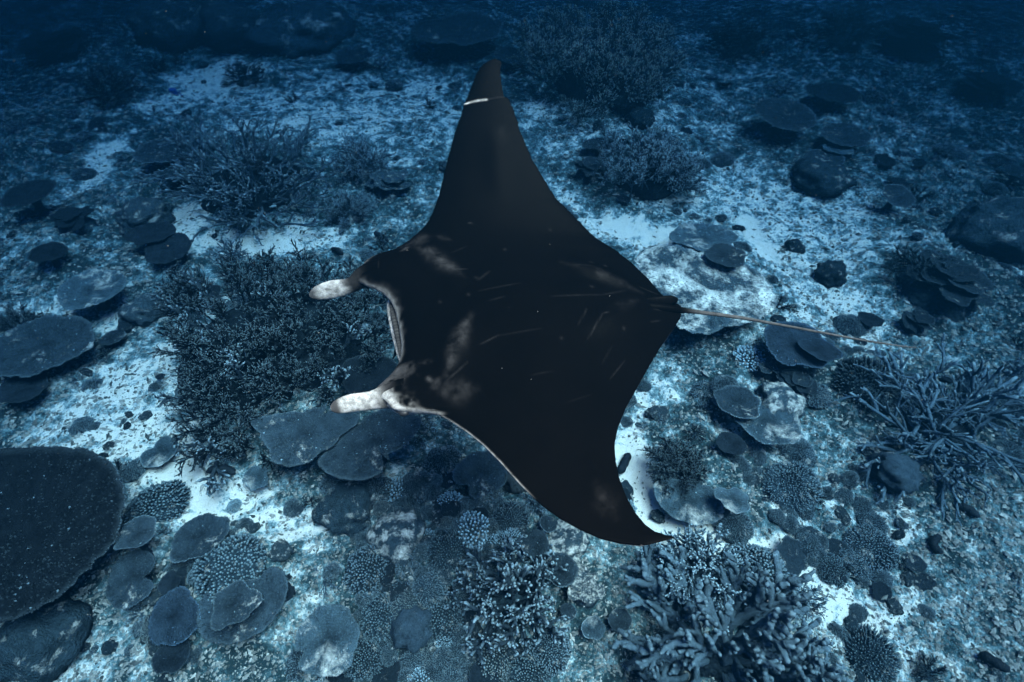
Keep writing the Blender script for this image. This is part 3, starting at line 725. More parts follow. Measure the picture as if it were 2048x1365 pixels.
    for a, b, s in (((898,575),(936,569),.6),((958,597),(981,575),.4),((960,620),(1040,606),.18),((877,802),(938,750),.45),((962,719),(1000,702),.35),((1000,704),(1080,690),.15),((948,461),(937,459),.5),
                    ((1100,632),(1200,620),.22),((1200,620),(1246,604),.25),((1153,680),(1169,650),.3),((1172,703),(1200,659),.4),((1200,659),(1212,656),.4),((1202,742),(1220,710),.14),((1218,768),(1247,732),.25),
                    ((1304,632),(1360,625),.3),((1298,656),(1318,650),.25),((1275,586),(1315,594),.25),((1130,556),(1180,560),.25),((905,528),(935,512),.15),((980,640),(1010,633),.2),((1178,605),(1181,604),.4),((1105,765),(1060,775),.12),((1130,820),(1180,800),.08)):
        d, t = seg_d(X, Y, a, b); g = np.maximum(g, .46 * s * np.exp(-(d / 1.25) ** 2) * np.where(np.hypot(a[0]-b[0], a[1]-b[1]) > 6, .35 + .65 * np.sin(PI * t), 1))
    for px, py in ((1180,543),(1208,546),(1179,604),(884,632),(955,590),(1243,677),(940,625),(1100,470),(1010,520),(1120,705)):
        g = np.maximum(g, .12 * np.exp(-(np.hypot(X - px, Y - py) / 3.0) ** 2))
    w = np.zeros_like(X); el = X - xl[:, None]                            # pixels behind the front edge
    f = fbm(np.stack([X, Y], -1) * .07, 3, 9)
    hz = lambda lo, hi, soft: np.clip((Y - lo) / soft, 0, 1) * np.clip((hi - Y) / soft, 0, 1)
    w = np.maximum(w, .35 * hz(508, 560, 14) * np.exp(-(el / 7) ** 2))
    w = np.maximum(w, .55 * hz(560, 735, 16) * np.exp(-(el / (6 + 3 * f)) ** 2))
    g = np.maximum(g, .55 * hz(556, 640, 14) * np.exp(-(el / (12 + 8 * f)) ** 2))
    g = np.maximum(g, .85 * hz(735, 800, 14) * np.exp(-(np.maximum(el - 12, 0) / (26 + 22 * f)) ** 2))
    w = np.maximum(w, .85 * hz(778, 838, 8) * np.exp(-(np.maximum(el - 10, 0) / (15 + 16 * f)) ** 2) * np.clip((870 - X) / 14, 0, 1))
    w = np.maximum(w, .8 * hz(808, 834, 5) * np.exp(-(el / 8) ** 2))
    w = np.maximum(w, .75 * hz(818, 1000, 30) * np.exp(-(el / 2.4) ** 2))
    d, t = seg_d(X, Y, (929, 210.5), (974, 205)); w = np.maximum(w, .9 * np.exp(-(d / 1.6) ** 2))
    d, t = seg_d(X, Y, (974, 205), (1008, 196)); g = np.maximum(g, .2 * np.exp(-(d / 1.4) ** 2))
    groove = np.minimum(seg_d(X, Y, (926, 213), (974, 208))[0], seg_d(X, Y, (974, 207), (1012, 197))[0])
    U[..., 2] -= .006 * np.exp(-(groove / 2.5) ** 2) * prof
    nr = len(ys)
    V = [U.reshape(-1, 3), Lo.reshape(-1, 3)]; n0 = nr * nc
    Q1 = grid_faces(nr, nc); Q2 = Q1[:, ::-1] + n0
    i = np.arange(nr - 1)
    QL = np.stack([i * nc, n0 + i * nc, n0 + (i + 1) * nc, (i + 1) * nc], 1)
    QR = np.stack([i * nc + nc - 1, (i + 1) * nc + nc - 1, n0 + (i + 1) * nc + nc - 1, n0 + i * nc + nc - 1], 1)
    j = np.arange(nc - 1); e = (nr - 1) * nc
    QA = np.stack([j, j + 1, n0 + j + 1, n0 + j], 1); QB = np.stack([e + j, n0 + e + j, n0 + e + j + 1, e + j + 1], 1)
    Qs = [Q1, Q2, QL, QR, QA, QB]; Ts = []
    WA = [w.ravel(), np.full(n0, .9)]; GA = [g.ravel(), np.zeros(n0)]
    nv = 2 * n0
    def loft(px, zoff, wpx, flat, wh, gr, sides=20, roll=None, n=44):
        """a tapering lobe along pixels px, joined into the body"""
        nonlocal nv
        px = np.array(px, float); k = len(px); s = np.linspace(0, k - 1, n)
        def cr(a):
            a = np.asarray(a, float); return np.interp(s, np.arange(k), a)
        def smooth(a):
            for _ in range(4): a[1:-1] = (a[:-2] + 2 * a[1:-1] + a[2:]) / 4
            return a
        xs, yy = smooth(cr(px[:, 0])), smooth(cr(px[:, 1])); P = on_wing(xs, yy); P[:, 2] += smooth(cr(zoff))
        # keep the lobe on its line of sight while it leaves the wing plane
        dd = ray(xs, yy); tt = (P[:, 2] - CAM_H) / dd[:, 2]; P = CAMP + tt[:, None] * dd
        dep = (P - CAMP) @ FWD; rad = smooth(cr(wpx)) / 2 * dep / F
        t = np.gradient(P, axis=0); t /= np.linalg.norm(t, axis=1)[:, None]
        view = (P - CAMP) / np.linalg.norm(P - CAMP, axis=1)[:, None]
        a = np.cross(t, view); a /= np.linalg.norm(a, axis=1)[:, None]; b = np.cross(a, t)
        ro = smooth(cr(roll)) if roll is not None else np.zeros(n)
        th = np.arange(sides) * 2 * PI / sides
        ca = np.cos(th)[None] * rad[:, None]; sb = np.sin(th)[None] * rad[:, None] * cr(flat)[:, None]
        A2 = ca * np.cos(ro)[:, None] - sb * np.sin(ro)[:, None]; B2 = ca * np.sin(ro)[:, None] + sb * np.cos(ro)[:, None]
        R_ = P[:, None] + A2[..., None] * a[:, None] + B2[..., None] * b[:, None]
        v = np.concatenate([R_.reshape(-1, 3), P[:1], P[-1:]]); V.append(v)
        Qs.append(grid_faces(n, sides, True) + nv)
        kk = np.arange(sides); k2 = (kk + 1) % sides; ee = (n - 1) * sides
        Ts.append(np.concatenate([np.stack([np.full(sides, n*sides), kk, k2], 1), np.stack([np.full(sides, n*sides+1), ee+k2, ee+kk], 1)]) + nv)
        ww = wh(np.repeat(s / (k - 1), sides), np.tile(th, n)); gg = gr(np.repeat(s / (k - 1), sides), np.tile(th, n))
        WA.append(np.concatenate([ww, ww[:1], ww[-1:]])); GA.append(np.concatenate([gg, gg[:1], gg[-1:]])); nv += len(v)
    sst = lambda x, a, b: np.clip((x - a) / (b - a), 0, 1) ** 2 * (3 - 2 * np.clip((x - a) / (b - a), 0, 1))
    # far head lobe: black root that twists to its white inner face, dusky tip
    loft([(765,548),(742,550),(722,558),(706,570),(690,575),(672,578),(652,582),(634,587),(624,590),(619,591)], [0,-.01,-.02,-.03,-.03,-.03,-.035,-.04,-.045,-.045],
         [62,54,42,32,34,37,35,28,18,7], [.45,.5,.6,.55,.42,.36,.34,.34,.36,.4],
         lambda s, th: np.clip(sst(s, .34, .46) * (1 - .86 * sst(s, .66, .88)) * (1 - .75 * sst(s, .30, .36) * (1 - sst(s, .42, .50)) * (np.cos(th) < -.1)), 0, 1) + .6 * sst(s, .97, 1),
         lambda s, th: .35 * sst(s, .1, .3) + .3 * sst(s, .85, 1), roll=[0, 0, .2, .5, .35, .2, .1, 0, 0, 0])
    # near head lobe
    loft([(812,786),(788,790),(766,796),(745,801),(726,804),(706,806),(688,810),(674,814),(666,816),(661,817)], [0,-.01,-.02,-.03,-.035,-.04,-.04,-.045,-.05,-.05],
         [60,56,46,38,37,37,34,28,20,8], [.45,.5,.5,.48,.45,.42,.4,.38,.38,.4],
         lambda s, th: np.clip(sst(s, .16, .34) * (1 - .93 * sst(s, .68, .78)), 0, 1) + .6 * sst(s, .97, 1),
         lambda s, th: .5 * sst(s, .05, .2) + .3 * sst(s, .8, 1), roll=[0, .05, .15, .2, .15, .1, .05, 0, 0, 0])
    # pale lower jaw and the dark slot of the open mouth behind it
    loft([(780,596),(777,606),(780,630),(785,655),(791,680),(796,700),(799,716),(800,722)], [-.05,-.07,-.08,-.08,-.08,-.08,-.07,-.05], [3,8,10,11,11,10,7,3], [.9]*8, lambda s, th: np.full_like(s, .95), lambda s, th: s * 0, sides=12)
    loft([(784,600),(784,612),(788,635),(793,660),(798,685),(801,705),(802,718)], [-.02,-.03,-.035,-.035,-.035,-.03,-.02], [3,9,12,12,11,8,3], [.6]*7, lambda s, th: .12 * (np.sin(s * 150) > 0.2), lambda s, th: .35 + 0 * s, sides=10, n=90)
    # swelling of the cheek round the near eye
    loft([(778,808),(792,815),(806,820),(822,821),(840,821),(858,821)], [-.03]*6, [12,20,22,18,13,6], [.8]*6, lambda s, th: .75 - .3 * sst(s, .5, 1), lambda s, th: .6 + 0 * s, sides=14)
    # low fin before the tail, pelvic flap, tail
    loft([(1262,602),(1290,602),(1312,602),(1332,601),(1346,600),(1355,602)], [.05,.055,.06,.06,.055,.04], [3,10,16,19,17,9], [.25,.3,.3,.28,.25,.2], lambda s, th: s * 0, lambda s, th: s * 0 + .02, sides=12)
    loft([(1290,617),(1320,618),(1345,620),(1364,621),(1376,622),(1400,625),(1440,630),(1490,637),(1560,650),(1640,665),(1720,680),(1790,691),(1832,696)], [.03,.03,.02,.01,0,0,-.01,-.02,-.03,-.05,-.06,-.07,-.08],
         [30,26,20,13,10,8.5,7.5,6.6,5.6,5,4.2,3.2,1.6], [.7]*13, lambda s, th: .22 * sst(s, .30, .45) * (np.sin(th) < -.2), lambda s, th: .3 * sst(s, .22, .4), sides=10, n=90)  # pale highlight painted along the tail's viewer side
    Vc = np.concatenate(V)
    org = np.array([float(on_wing(np.array(1060.), np.array(640.))[0]), MY, MZ])
    root = thing('manta_ray', tuple(org), 'black manta ray gliding over the reef with white head lobes and long thin tail', 'manta ray')
    me = mesh('manta_body', Vc - org, ([np.concatenate(Ts)] if Ts else []) + [np.concatenate(Qs)], {'white': np.concatenate(WA), 'grey': np.concatenate(GA)})
    obj('body', me, M['manta'], root)
    # eyes
    for (ex, ey, dz) in ((806, 822, -.02), (741, 519, -.045)):
        e = on_wing(np.array(float(ex)), np.array(float(ey))); e = e + np.array([0, 0, dz])
        em = blob_mesh(1, 3, 0, 1, 0, .8); em.name = 'eye'
        o = obj('eye', em, M['eye'], root); o.location = tuple(e - org); o.scale = (.030, .022, .022)
    # severed wing tip: line of scar tissue
    a = np.linspace(0, 1, 12); sx, sy = 928 + 47 * a, 210.5 - 5.2 * a
    P = on_wing(sx, sy); P[:, 2] += .004 + .010 * np.sin(PI * a * .6)
    v, t, q, par = tube(P - org, .0050 * (1 - .5 * a), 6); mb = MB(); mb.add(v, t, q, 1.0)
    tag(obj('scar', mb.mesh('scar'), plain('scar_tissue', (.22, .20, .19)), root), 'thin white scar across the far wing tip')
manta()

# ------------------------------------------------------------------ charted corals
plate_coral(605, 872, 105, 60, 'wide grey table coral under the head of the manta, beside the dark thicket', 'plate', .34, outline=[(497,841),(522,868),(539,898),(542,922),(563,931),(590,934),(613,928),(640,908),(674,888),(677,874),(714,851),(721,827),(700,812),(680,806),(657,802),(642,815),(637,842),(606,827),(560,828),(525,834)], waves=.02, cup=.03, frill=.018, na=220, rimn=230)
plate_coral(748, 885, 100, 60, 'lobed grey table coral with pale beaded rim beside the near head lobe of the manta', 'plate', .30, outline=[(690,868),(720,848),(760,822),(800,815),(825,829),(840,834),(846,846),(838,858),(831,868),(812,888),(794,903),(778,906),(758,901),(776,912),(780,925),(768,943),(740,957),(705,962),(670,955),(643,940),(636,925),(650,905),(672,890)], waves=.02, cup=.03, frill=.018, na=220, rimn=230)
plate_coral(740, 752, 62, 46, 'smooth blue-grey table coral in front of the mouth of the manta', 'plated', .30, outline=[(690,722),(720,713),(750,711),(780,717),(798,735),(795,765),(770,785),(735,798),(705,792),(685,765)], cup=.03, waves=.02, na=160)
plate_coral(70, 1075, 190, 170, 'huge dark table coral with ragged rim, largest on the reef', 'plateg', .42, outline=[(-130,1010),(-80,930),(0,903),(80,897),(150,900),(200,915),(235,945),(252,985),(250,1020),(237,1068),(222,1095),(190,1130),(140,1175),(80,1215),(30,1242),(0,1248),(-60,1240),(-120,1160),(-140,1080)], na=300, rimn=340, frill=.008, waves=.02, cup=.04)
plate_coral(1425, 580, 130, 80, 'broad table coral dusted with white sand behind the tail root of the manta', 'sandy', .36, outline=[(1270,520),(1300,495),(1340,492),(1400,512),(1470,528),(1530,556),(1556,596),(1542,628),(1505,642),(1475,655),(1440,655),(1432,668),(1390,673),(1362,660),(1340,640),(1305,600),(1280,560)], na=220, rimn=230, waves=.05, cup=.05, frill=.016)
plate_coral(1405, 476, 62, 24, 'flat table coral sprinkled with sand above the broad sanded one', 'platep', .30, lobes=.10)
plate_coral(1451, 512, 39, 21, 'small blue-grey disc coral with pale rim overlapping the broad sanded table coral', 'plate', .42)
plate_coral(1570, 231, 58, 29, 'lone oval table coral with thin pale rim above its own dark shade', 'plate', .40, lobes=.04, frill=.008)
plate_coral(1668, 188, 48, 15, 'flat grey table coral just beyond the lone oval one', 'plated', .25)
plate_coral(1690, 272, 46, 20, 'upper grey plate in the group of three below the lone oval table coral', 'plate', .30)
plate_coral(1676, 299, 28, 9, 'small pale plate in the middle of the group of three', 'platep', .22)
plate_coral(1648, 319, 38, 14, 'lower pale plate of the group of three, beside the sand', 'plate', .16)
plate_coral(1795, 394, 32, 20, 'pale rimmed cup-like plate coral on dark rubble', 'plate', .26, cup=.18)
plate_coral(1740, 640, 24, 10, 'small flat plate coral near the end of the tail', 'plated', .14)
plate_coral(920, 62, 80, 30, 'lobed distant table coral with thin pale rim beyond the far wing tip', 'plate', .42, lobes=.12, frill=.01)
plate_coral(1022, 112, 36, 14, 'small distant plate coral just behind the far wing tip', 'plate', .24)
plate_coral(706, 112, 36, 14, 'distant grey plate coral beside pale rubble', 'plate', .24)
plate_coral(185, 579, 60, 31, 'round grey-green table coral with sandy white centre', 'platep', .32, lobes=.05)
plate_coral(98, 506, 33, 15, 'small oval plate coral in deep shade above the round one', 'plated', .25)
plate_coral(336, 498, 44, 27, 'smooth dark disc coral at the edge of the white sand', 'plated', .22, lobes=.04)
plate_coral(302, 468, 42, 18, 'dark disc coral overlapped by the smooth one at the sand edge', 'plated', .30)
plate_coral(85, 692, 88, 48, 'large sand-dusted table coral with a dark bush growing on it', 'plate', .28, lobes=.07, na=200)
plate_coral(226, 676, 24, 11, 'little plate coral standing on the sand strip', 'plate', .12)
plate_coral(48, 775, 46, 20, 'thin dark plate coral below the large dusted one', 'plated', .20)
plate_coral(320, 905, 32, 25, 'pale two-lobed plate coral lying on bright rubble', 'platep', .14, notch=(2.6, .35, .45), rz=0)
plate_coral(58, 388, 46, 20, 'dim plate coral on the dark far reef slope', 'plated', .35)
plate_coral(335, 302, 58, 20, 'grey slanting plate coral beside the long-branched staghorn', 'plate', .28)
plate_coral(362, 345, 46, 14, 'narrow plate coral under the slanting grey one', 'plate', .16)
plate_coral(265, 1158, 50, 46, 'round folded plate coral like an ear beside the huge dark table', 'plate', .20, notch=(.1, .22, .5), rz=0, lobes=.05)
plate_coral(340, 1167, 21, 19, 'small cupped plate coral right of the ear-shaped one', 'plated', .14, cup=.25)
plate_coral(272, 1066, 38, 22, 'ruffled plate coral leaning out over the rim of the huge dark table', 'plate', .34, lobes=.14)
plate_coral(400, 1075, 54, 26, 'low knobbly plate coral at the edge of the brightest sand', 'plate', .16)
plate_coral(486, 1222, 92, 66, 'big crescent table coral with ribbed surface below the stubby finger dome', 'plate', .20, outline=[(400,1205),(398,1250),(408,1275),(430,1287),(470,1287),(508,1272),(543,1247),(566,1212),(578,1172),(566,1140),(540,1135),(520,1160),(470,1180),(420,1185)], na=240, rimn=240, frill=.02)
plate_coral(470, 1210, 46, 20, 'small scalloped plate growing on the crescent table coral', 'plate', .34, lobes=.16)
plate_coral(350, 1235, 50, 46, 'dark blue plate coral between the ear-shaped and crescent corals', 'plateb', .16)
plate_coral(345, 1312, 34, 26, 'dark rounded plate coral under the dark blue one', 'plated', .12)
plate_coral(657, 1281, 63, 61, 'nearly round grey-green table coral with sandy scar in its centre', 'platep', .22, lobes=.06, notch=(3.6, .14, .25), rz=0, na=200)
plate_coral(512, 956, 24, 25, 'pale fan-shaped plate beside the sea cucumber', 'platep', .12, lobes=.12)
plate_coral(962, 948, 50, 46, 'heart-shaped grey plate coral with pale rim under the front edge of the near wing', 'plate', .22, notch=(3.9, .3, .35), rz=0)
plate_coral(1070, 1088, 27, 36, 'upright-oval knobbly plate coral under the near wing', 'plate', .12, lobes=.05)
plate_coral(1097, 1048, 17, 16, 'little round plate coral just above the knobbly oval one', 'plate', .12)
plate_coral(1120, 1140, 36, 30, 'scalloped plate coral right of the white-tipped branching coral', 'plate', .14, lobes=.12)
plate_coral(1186, 1256, 22, 23, 'ring-shaped cup coral with pale rim near the thick antlers', 'platep', .10, cup=.30)
plate_coral(1240, 1240, 22, 24, 'round ribbed plate coral touching the thick antlers', 'plate', .12)
plate_coral(1136, 1224, 16, 16, 'tiny pale-rimmed plate left of the ring-shaped cup coral', 'plate', .09)
plate_coral(1535, 845, 62, 38, 'round pale table coral with fine radial ribs and knobs on its upper edge', 'platep', .22, lobes=.05, na=220, rimn=220)
plate_coral(1475, 805, 46, 24, 'grey plate coral tucked behind the round ribbed table coral', 'plate', .20)
plate_coral(1462, 888, 28, 20, 'dull smooth plate left of the round ribbed table coral', 'plated', .16)
plate_coral(1592, 690, 62, 42, 'deep blue layered plate coral under the long tail', 'plateb', .26, lobes=.10)
plate_coral(1640, 700, 36, 18, 'smaller blue plate leaning on the deep blue layered coral', 'plateb', .36, lobes=.12)
plate_coral(1375, 1005, 68, 42, 'sand-sprinkled scalloped table coral bordering the white sand pool', 'platep', .13, outline=[(1308,965),(1330,962),(1380,972),(1430,982),(1448,1005),(1443,1038),(1412,1051),(1370,1045),(1332,1026),(1311,995)], na=180)
plate_coral(1465, 1000, 32, 22, 'small sandy scalloped plate right of the table coral bordering the sand pool', 'platep', .26, lobes=.15)
plate_coral(1558, 1178, 26, 19, 'cupped round plate coral at the right side of the branching thicket', 'plate', .14, cup=.2)
plate_coral(2036, 346, 24, 11, 'dim pale plate coral at the far dark slope', 'plate', .25)
plate_coral(1260, 205, 36, 12, 'dim plate coral at the foot of the brown thicket', 'plated', .2)
plate_coral(1195, 290, 30, 11, 'greyish plate coral on rubble behind the far wing', 'plate', .2)
plate_coral(1290, 283, 34, 11, 'slim plate coral among the rubble beyond the far wing', 'plate', .2)

finger_coral(460, 1140, 78, 60, 'large dome of dark stubby fingers above the crescent table coral', 'stub2', 'fingerd', hz=.95)
finger_coral(1582, 966, 66, 58, 'round pale-tipped finger coral dome right of the white sand pool', 'fine', 'finger', hz=.9)
finger_coral(738, 1138, 54, 40, 'rounded grey finger coral between dusty rocks under the near wing', 'stub', 'finger')
finger_coral(662, 1142, 20, 18, 'little finger coral dome left of the rounded grey one', 'stub', 'finger')
finger_coral(762, 1232, 48, 44, 'dark low finger coral left of the blue lobed boulder', 'stub', 'fingerd')
finger_coral(886, 1228, 50, 44, 'dark finger coral between blue boulder and white-tipped branches', 'stub', 'fingerd')
finger_coral(1102, 1298, 48, 50, 'grey knobbly finger coral below the white-tipped branches', 'stub2', 'finger')
finger_coral(985, 1318, 50, 36, 'brownish finger coral at the foot of the white-tipped branches', 'stub', 'fingerb')
finger_coral(1062, 1350, 50, 30, 'wide dark finger coral below the grey knobbly one', 'stub', 'fingerd')
finger_coral(1250, 1330, 15, 15, 'small bright pompom of pale fingers beside the thick antlers', 'knob', 'fingerp')
finger_coral(895, 1100, 46, 34, 'bushy dark finger coral with pale tips above the white-tipped branches', 'long', 'fingerd')
finger_coral(1450, 772, 32, 24, 'fine white-speckled finger coral left of the knobbly ribbed table', 'fine', 'finger')
finger_coral(1740, 768, 66, 46, 'large round dark bush of pale-dotted fingers below the tail tip', 'long', 'stagd', name='bush_coral')
finger_coral(1630, 785, 40, 24, 'flat greyish finger coral left of the dark dotted bush', 'flat', 'finger')
finger_coral(1690, 986, 22, 17, 'small finger coral right of the round pale-tipped dome', 'stub', 'finger')
finger_coral(1726, 1006, 22, 18, 'small dark finger coral next to the one by the pale-tipped dome', 'stub', 'fingerd')
finger_coral(1470, 1050, 42, 32, 'greyish finger coral sloping into the white sand pool', 'fine', 'finger')
finger_coral(1740, 1310, 56, 58, 'dark ragged finger coral standing on clean sand near rubble', 'long', 'fingerd')
finger_coral(160, 850, 24, 16, 'pale little finger coral on open rubble beside the huge dark table', 'stub', 'finger')
finger_coral(466, 1010, 17, 15, 'tiny pale finger coral ball in the brightest sand', 'stub', 'fingerp')
finger_coral(600, 1325, 36, 26, 'grey finger coral below the nearly round table coral', 'stub', 'finger')
finger_coral(860, 1180, 40, 30, 'grey-blue finger coral above the dark ones near the lobed boulder', 'stub2', 'finger')
finger_coral(1020, 1040, 40, 24, 'spiky low finger coral tucked against the edge of the near wing', 'long', 'finger')
finger_coral(885, 925, 46, 40, 'mottled finger coral between the lobed table coral and the heart-shaped plate', 'fine', 'finger')
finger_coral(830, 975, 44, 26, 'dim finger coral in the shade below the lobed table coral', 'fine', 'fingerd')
finger_coral(1500, 715, 32, 18, 'bright ruffled finger coral left of the deep blue plate', 'knob', 'fingerp', hz=.7)
finger_coral(945, 1057, 36, 26, 'pale thick-fingered coral in the dark reef under the near wing', 'knob', 'fingerp', hz=1.0)
finger_coral(1700, 650, 36, 20, 'speckled finger coral just above the middle of the tail', 'fine', 'finger')

boulder(820, 1256, 38, 42, 'lobed blue boulder coral between dark finger corals', 'rockb', 1, lumps=.22)
boulder(1951, 776, 32, 26, 'smooth pale-blue boulder coral above the long antler coral', 'rockb', 2, lumps=.0)
boulder(1790, 950, 46, 38, 'blue-grey boulder coral half hidden under the long antler coral', 'rockb', 3)
boulder(1661, 551, 29, 19, 'dark round boulder coral standing alone in pale rubble', 'rockd', 4)
boulder(1588, 495, 18, 15, 'small dark boulder in the white sand right of the sanded table', 'rockd', 5)
boulder(290, 622, 36, 26, 'brownish rounded boulder beside the dark thicket', 'rock', 2)
boulder(252, 658, 14, 9, 'small dark rock on the sand strip below the brownish boulder', 'rockd', 3)
boulder(290, 433, 50, 22, 'wide flat boulder above the dark disc corals', 'rock', 4, flat=.5)
boulder(345, 70, 72, 66, 'big dark distant boulder rising from pale sand', 'rockd', 1, flat=.6)
boulder(590, 60, 110, 40, 'broad dark distant reef block above the sand flat', 'rockd', 2, flat=.35)
boulder(470, 70, 62, 40, 'rounded distant boulder between the dark block and the big dark boulder', 'rockd', 3)
boulder(2000, 470, 80, 44, 'dark boulder above the tiered plate mound', 'rockd', 2, flat=.7)
boulder(1640, 360, 62, 26, 'low dark boulder below the group of three plates', 'rockd', 3, flat=.5)
boulder(1280, 240, 26, 14, 'grey boulder beside the brown thicket', 'rockd', 1)
boulder(80, 1280, 84, 40, 'dark mound below the ragged rim of the huge table', 'rockd', 1, flat=.6)
boulder(292, 833, 11, 9, 'round white coral ball lying on bright rubble', 'platep', 2)
boulder(562, 1102, 20, 14, 'small grey boulder where the brightest sand ends', 'rock', 5)
boulder(1035, 958, 34, 32, 'purplish wrinkled boulder tucked under the front edge of the near wing', 'fingerb', 3, lumps=.16)
boulder(800, 1080, 60, 30, 'dusty pale rock between finger corals under the near wing', 'sandy', 4, flat=.5)
boulder(1560, 800, 40, 20, 'sandy knobbly rock behind the round ribbed table coral', 'sandy', 5, lumps=.25, flat=.5)
boulder(1135, 1085, 40, 20, 'pale crusted knob coral under the near wing edge', 'sandy', 2, lumps=.25, flat=.6)
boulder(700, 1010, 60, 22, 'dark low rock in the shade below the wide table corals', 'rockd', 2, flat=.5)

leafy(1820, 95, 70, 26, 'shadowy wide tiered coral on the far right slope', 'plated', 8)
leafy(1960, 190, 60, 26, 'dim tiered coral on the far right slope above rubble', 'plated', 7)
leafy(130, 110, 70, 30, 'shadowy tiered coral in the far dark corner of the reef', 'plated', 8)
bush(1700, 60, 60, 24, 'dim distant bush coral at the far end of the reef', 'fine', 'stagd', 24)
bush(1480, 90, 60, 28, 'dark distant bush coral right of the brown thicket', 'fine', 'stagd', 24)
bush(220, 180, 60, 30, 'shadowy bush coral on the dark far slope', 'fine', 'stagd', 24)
leafy(1888, 580, 92, 46, 'mound of overlapping grey plates like roof tiles on the right slope', 'plate', 12, size=(.26, .42))
leafy(1832, 648, 40, 18, 'small stepped plate coral below the tail tip', 'plate', 5)
leafy(1545, 738, 34, 18, 'curled pale-rimmed leafy coral below the deep blue plate', 'platep', 6)
leafy(1590, 770, 44, 20, 'spread leafy coral right of the curled one', 'plate', 7)
leafy(1170, 1180, 42, 28, 'dusty leafy crust coral near the ring-shaped cup coral', 'sandy', 7)
leafy(560, 1180, 36, 30, 'dim leafy coral right of the crescent table', 'plated', 6)
leafy(1620, 335, 30, 12, 'far leafy coral on the rubble near the group of three plates', 'plated', 5)
leafy(150, 450, 46, 18, 'shadowy leafy coral above the small oval plate', 'plated', 6)
leafy(1320, 350, 56, 26, 'dim leafy reef clump behind the hind edge of the far wing', 'plated', 8)
leafy(780, 380, 50, 26, 'pale dusty leafy clump left of the far wing', 'platep', 7)
leafy(1180, 345, 40, 16, 'grey leafy coral close behind the far wing', 'plate', 6)

# branching thickets
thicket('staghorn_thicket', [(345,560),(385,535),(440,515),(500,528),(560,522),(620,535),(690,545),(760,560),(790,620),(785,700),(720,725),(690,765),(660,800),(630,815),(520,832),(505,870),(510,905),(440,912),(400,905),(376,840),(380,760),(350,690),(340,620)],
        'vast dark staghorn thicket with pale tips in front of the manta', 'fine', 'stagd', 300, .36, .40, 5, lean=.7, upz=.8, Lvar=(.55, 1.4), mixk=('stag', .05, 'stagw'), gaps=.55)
thicket('staghorn_thicket', [(390,300),(450,275),(540,290),(610,330),(620,390),(590,440),(520,455),(450,440),(400,400),(370,350)],
        'long-branched grey staghorn thicket by the winding sand', 'antler', 'stag', 90, .75, .22, 9, lean=1.0, upz=.45)
thicket('staghorn_thicket', [(1060,90),(1130,60),(1230,65),(1310,100),(1330,160),(1290,205),(1200,215),(1110,190),(1065,150)],
        'brown distant staghorn thicket right of the far wing tip', 'fine', 'stagb', 110, .8, .40, 12, lean=.9)
thicket('staghorn_thicket', [(1210,300),(1290,290),(1370,315),(1390,370),(1340,400),(1260,395),(1210,355)],
        'low tangled thicket behind the hind edge of the far wing', 'fine', 'stag', 60, .5, .18, 14, lean=.9)
thicket('antler_coral', [(1780,800),(1860,775),(1930,800),(1990,850),(1990,920),(1930,940),(1850,920),(1790,880)],
        'long smooth antler coral sprawling over the blue-grey boulder', 'antler', 'antler', 56, .62, .14, 21, lean=.75, upz=.12, Lvar=(.6, 1.5), thick=1.25, zn=.35, hrand=.75)
thicket('antler_coral', [(1300,1235),(1340,1215),(1420,1235),(1500,1235),(1570,1265),(1600,1320),(1560,1365),(1430,1390),(1330,1370),(1300,1310)],
        'thick rough antler coral below the fine staghorn bush near the bright sand', 'thick', 'stag', 40, .62, .10, 23, lean=1.35, upz=.42, Lvar=(.75, 1.25))
bush(1400, 1150, 96, 80, 'spiky staghorn bush right by the near wing tip', 'stag', 'stag', 44, L=.78, flat=1.0)
bush(1020, 1190, 102, 86, 'white-tipped branching coral in the reef below the near wing', 'stag', 'stagw', 28, L=.85, flat=.85, h=.2, thick=1.3)
bush(1352, 935, 64, 54, 'dark fine bush coral above the scalloped table by the sand pool', 'fine', 'stagd', 46, L=.72)
bush(462, 507, 34, 30, 'upright pale staghorn tuft on the back edge of the vast thicket', 'stag', 'stag', 14, L=.95, h=.15)
bush(40, 652, 46, 34, 'dark bush growing on the large sand-dusted table coral', 'fine', 'stagd', 26, L=.8)
bush(1392, 868, 24, 18, 'small dark branching coral in the bright sand behind the near wing', 'stag', 'stagd', 14)
bush(652, 1160, 26, 20, 'star-like pale branching coral left of the rounded finger coral', 'stag', 'antler', 8, L=.95, flat=.35)
bush(1075, 1012, 40, 26, 'spiky grey branching coral pressed against the near wing', 'stag', 'stag', 22)
bush(1600, 1200, 50, 46, 'blurry grey staghorn bush at the right edge of the thick antlers', 'stag', 'stag', 26)
bush(1860, 1345, 36, 34, 'dark low bush coral on the sand beside a sea cucumber', 'stag', 'stagd', 18)
bush(490, 152, 40, 24, 'small dark distant bush coral on the far sand flat', 'fine', 'stagd', 22)
bush(700, 420, 52, 28, 'fine grey bush coral left of the far wing root', 'fine', 'stag', 30)
bush(720, 330, 60, 30, 'grey dusted bush coral on pale rubble left of the far wing', 'fine', 'stag', 30)
bush(1840, 540, 60, 30, 'dim bush coral on top of the tile-like plate mound', 'fine', 'stagd', 24)
bush(1440, 1050, 0.1 + 20, 14, 'tiny sprig at the foot of the sloping finger coral', 'stag', 'stag', 8)

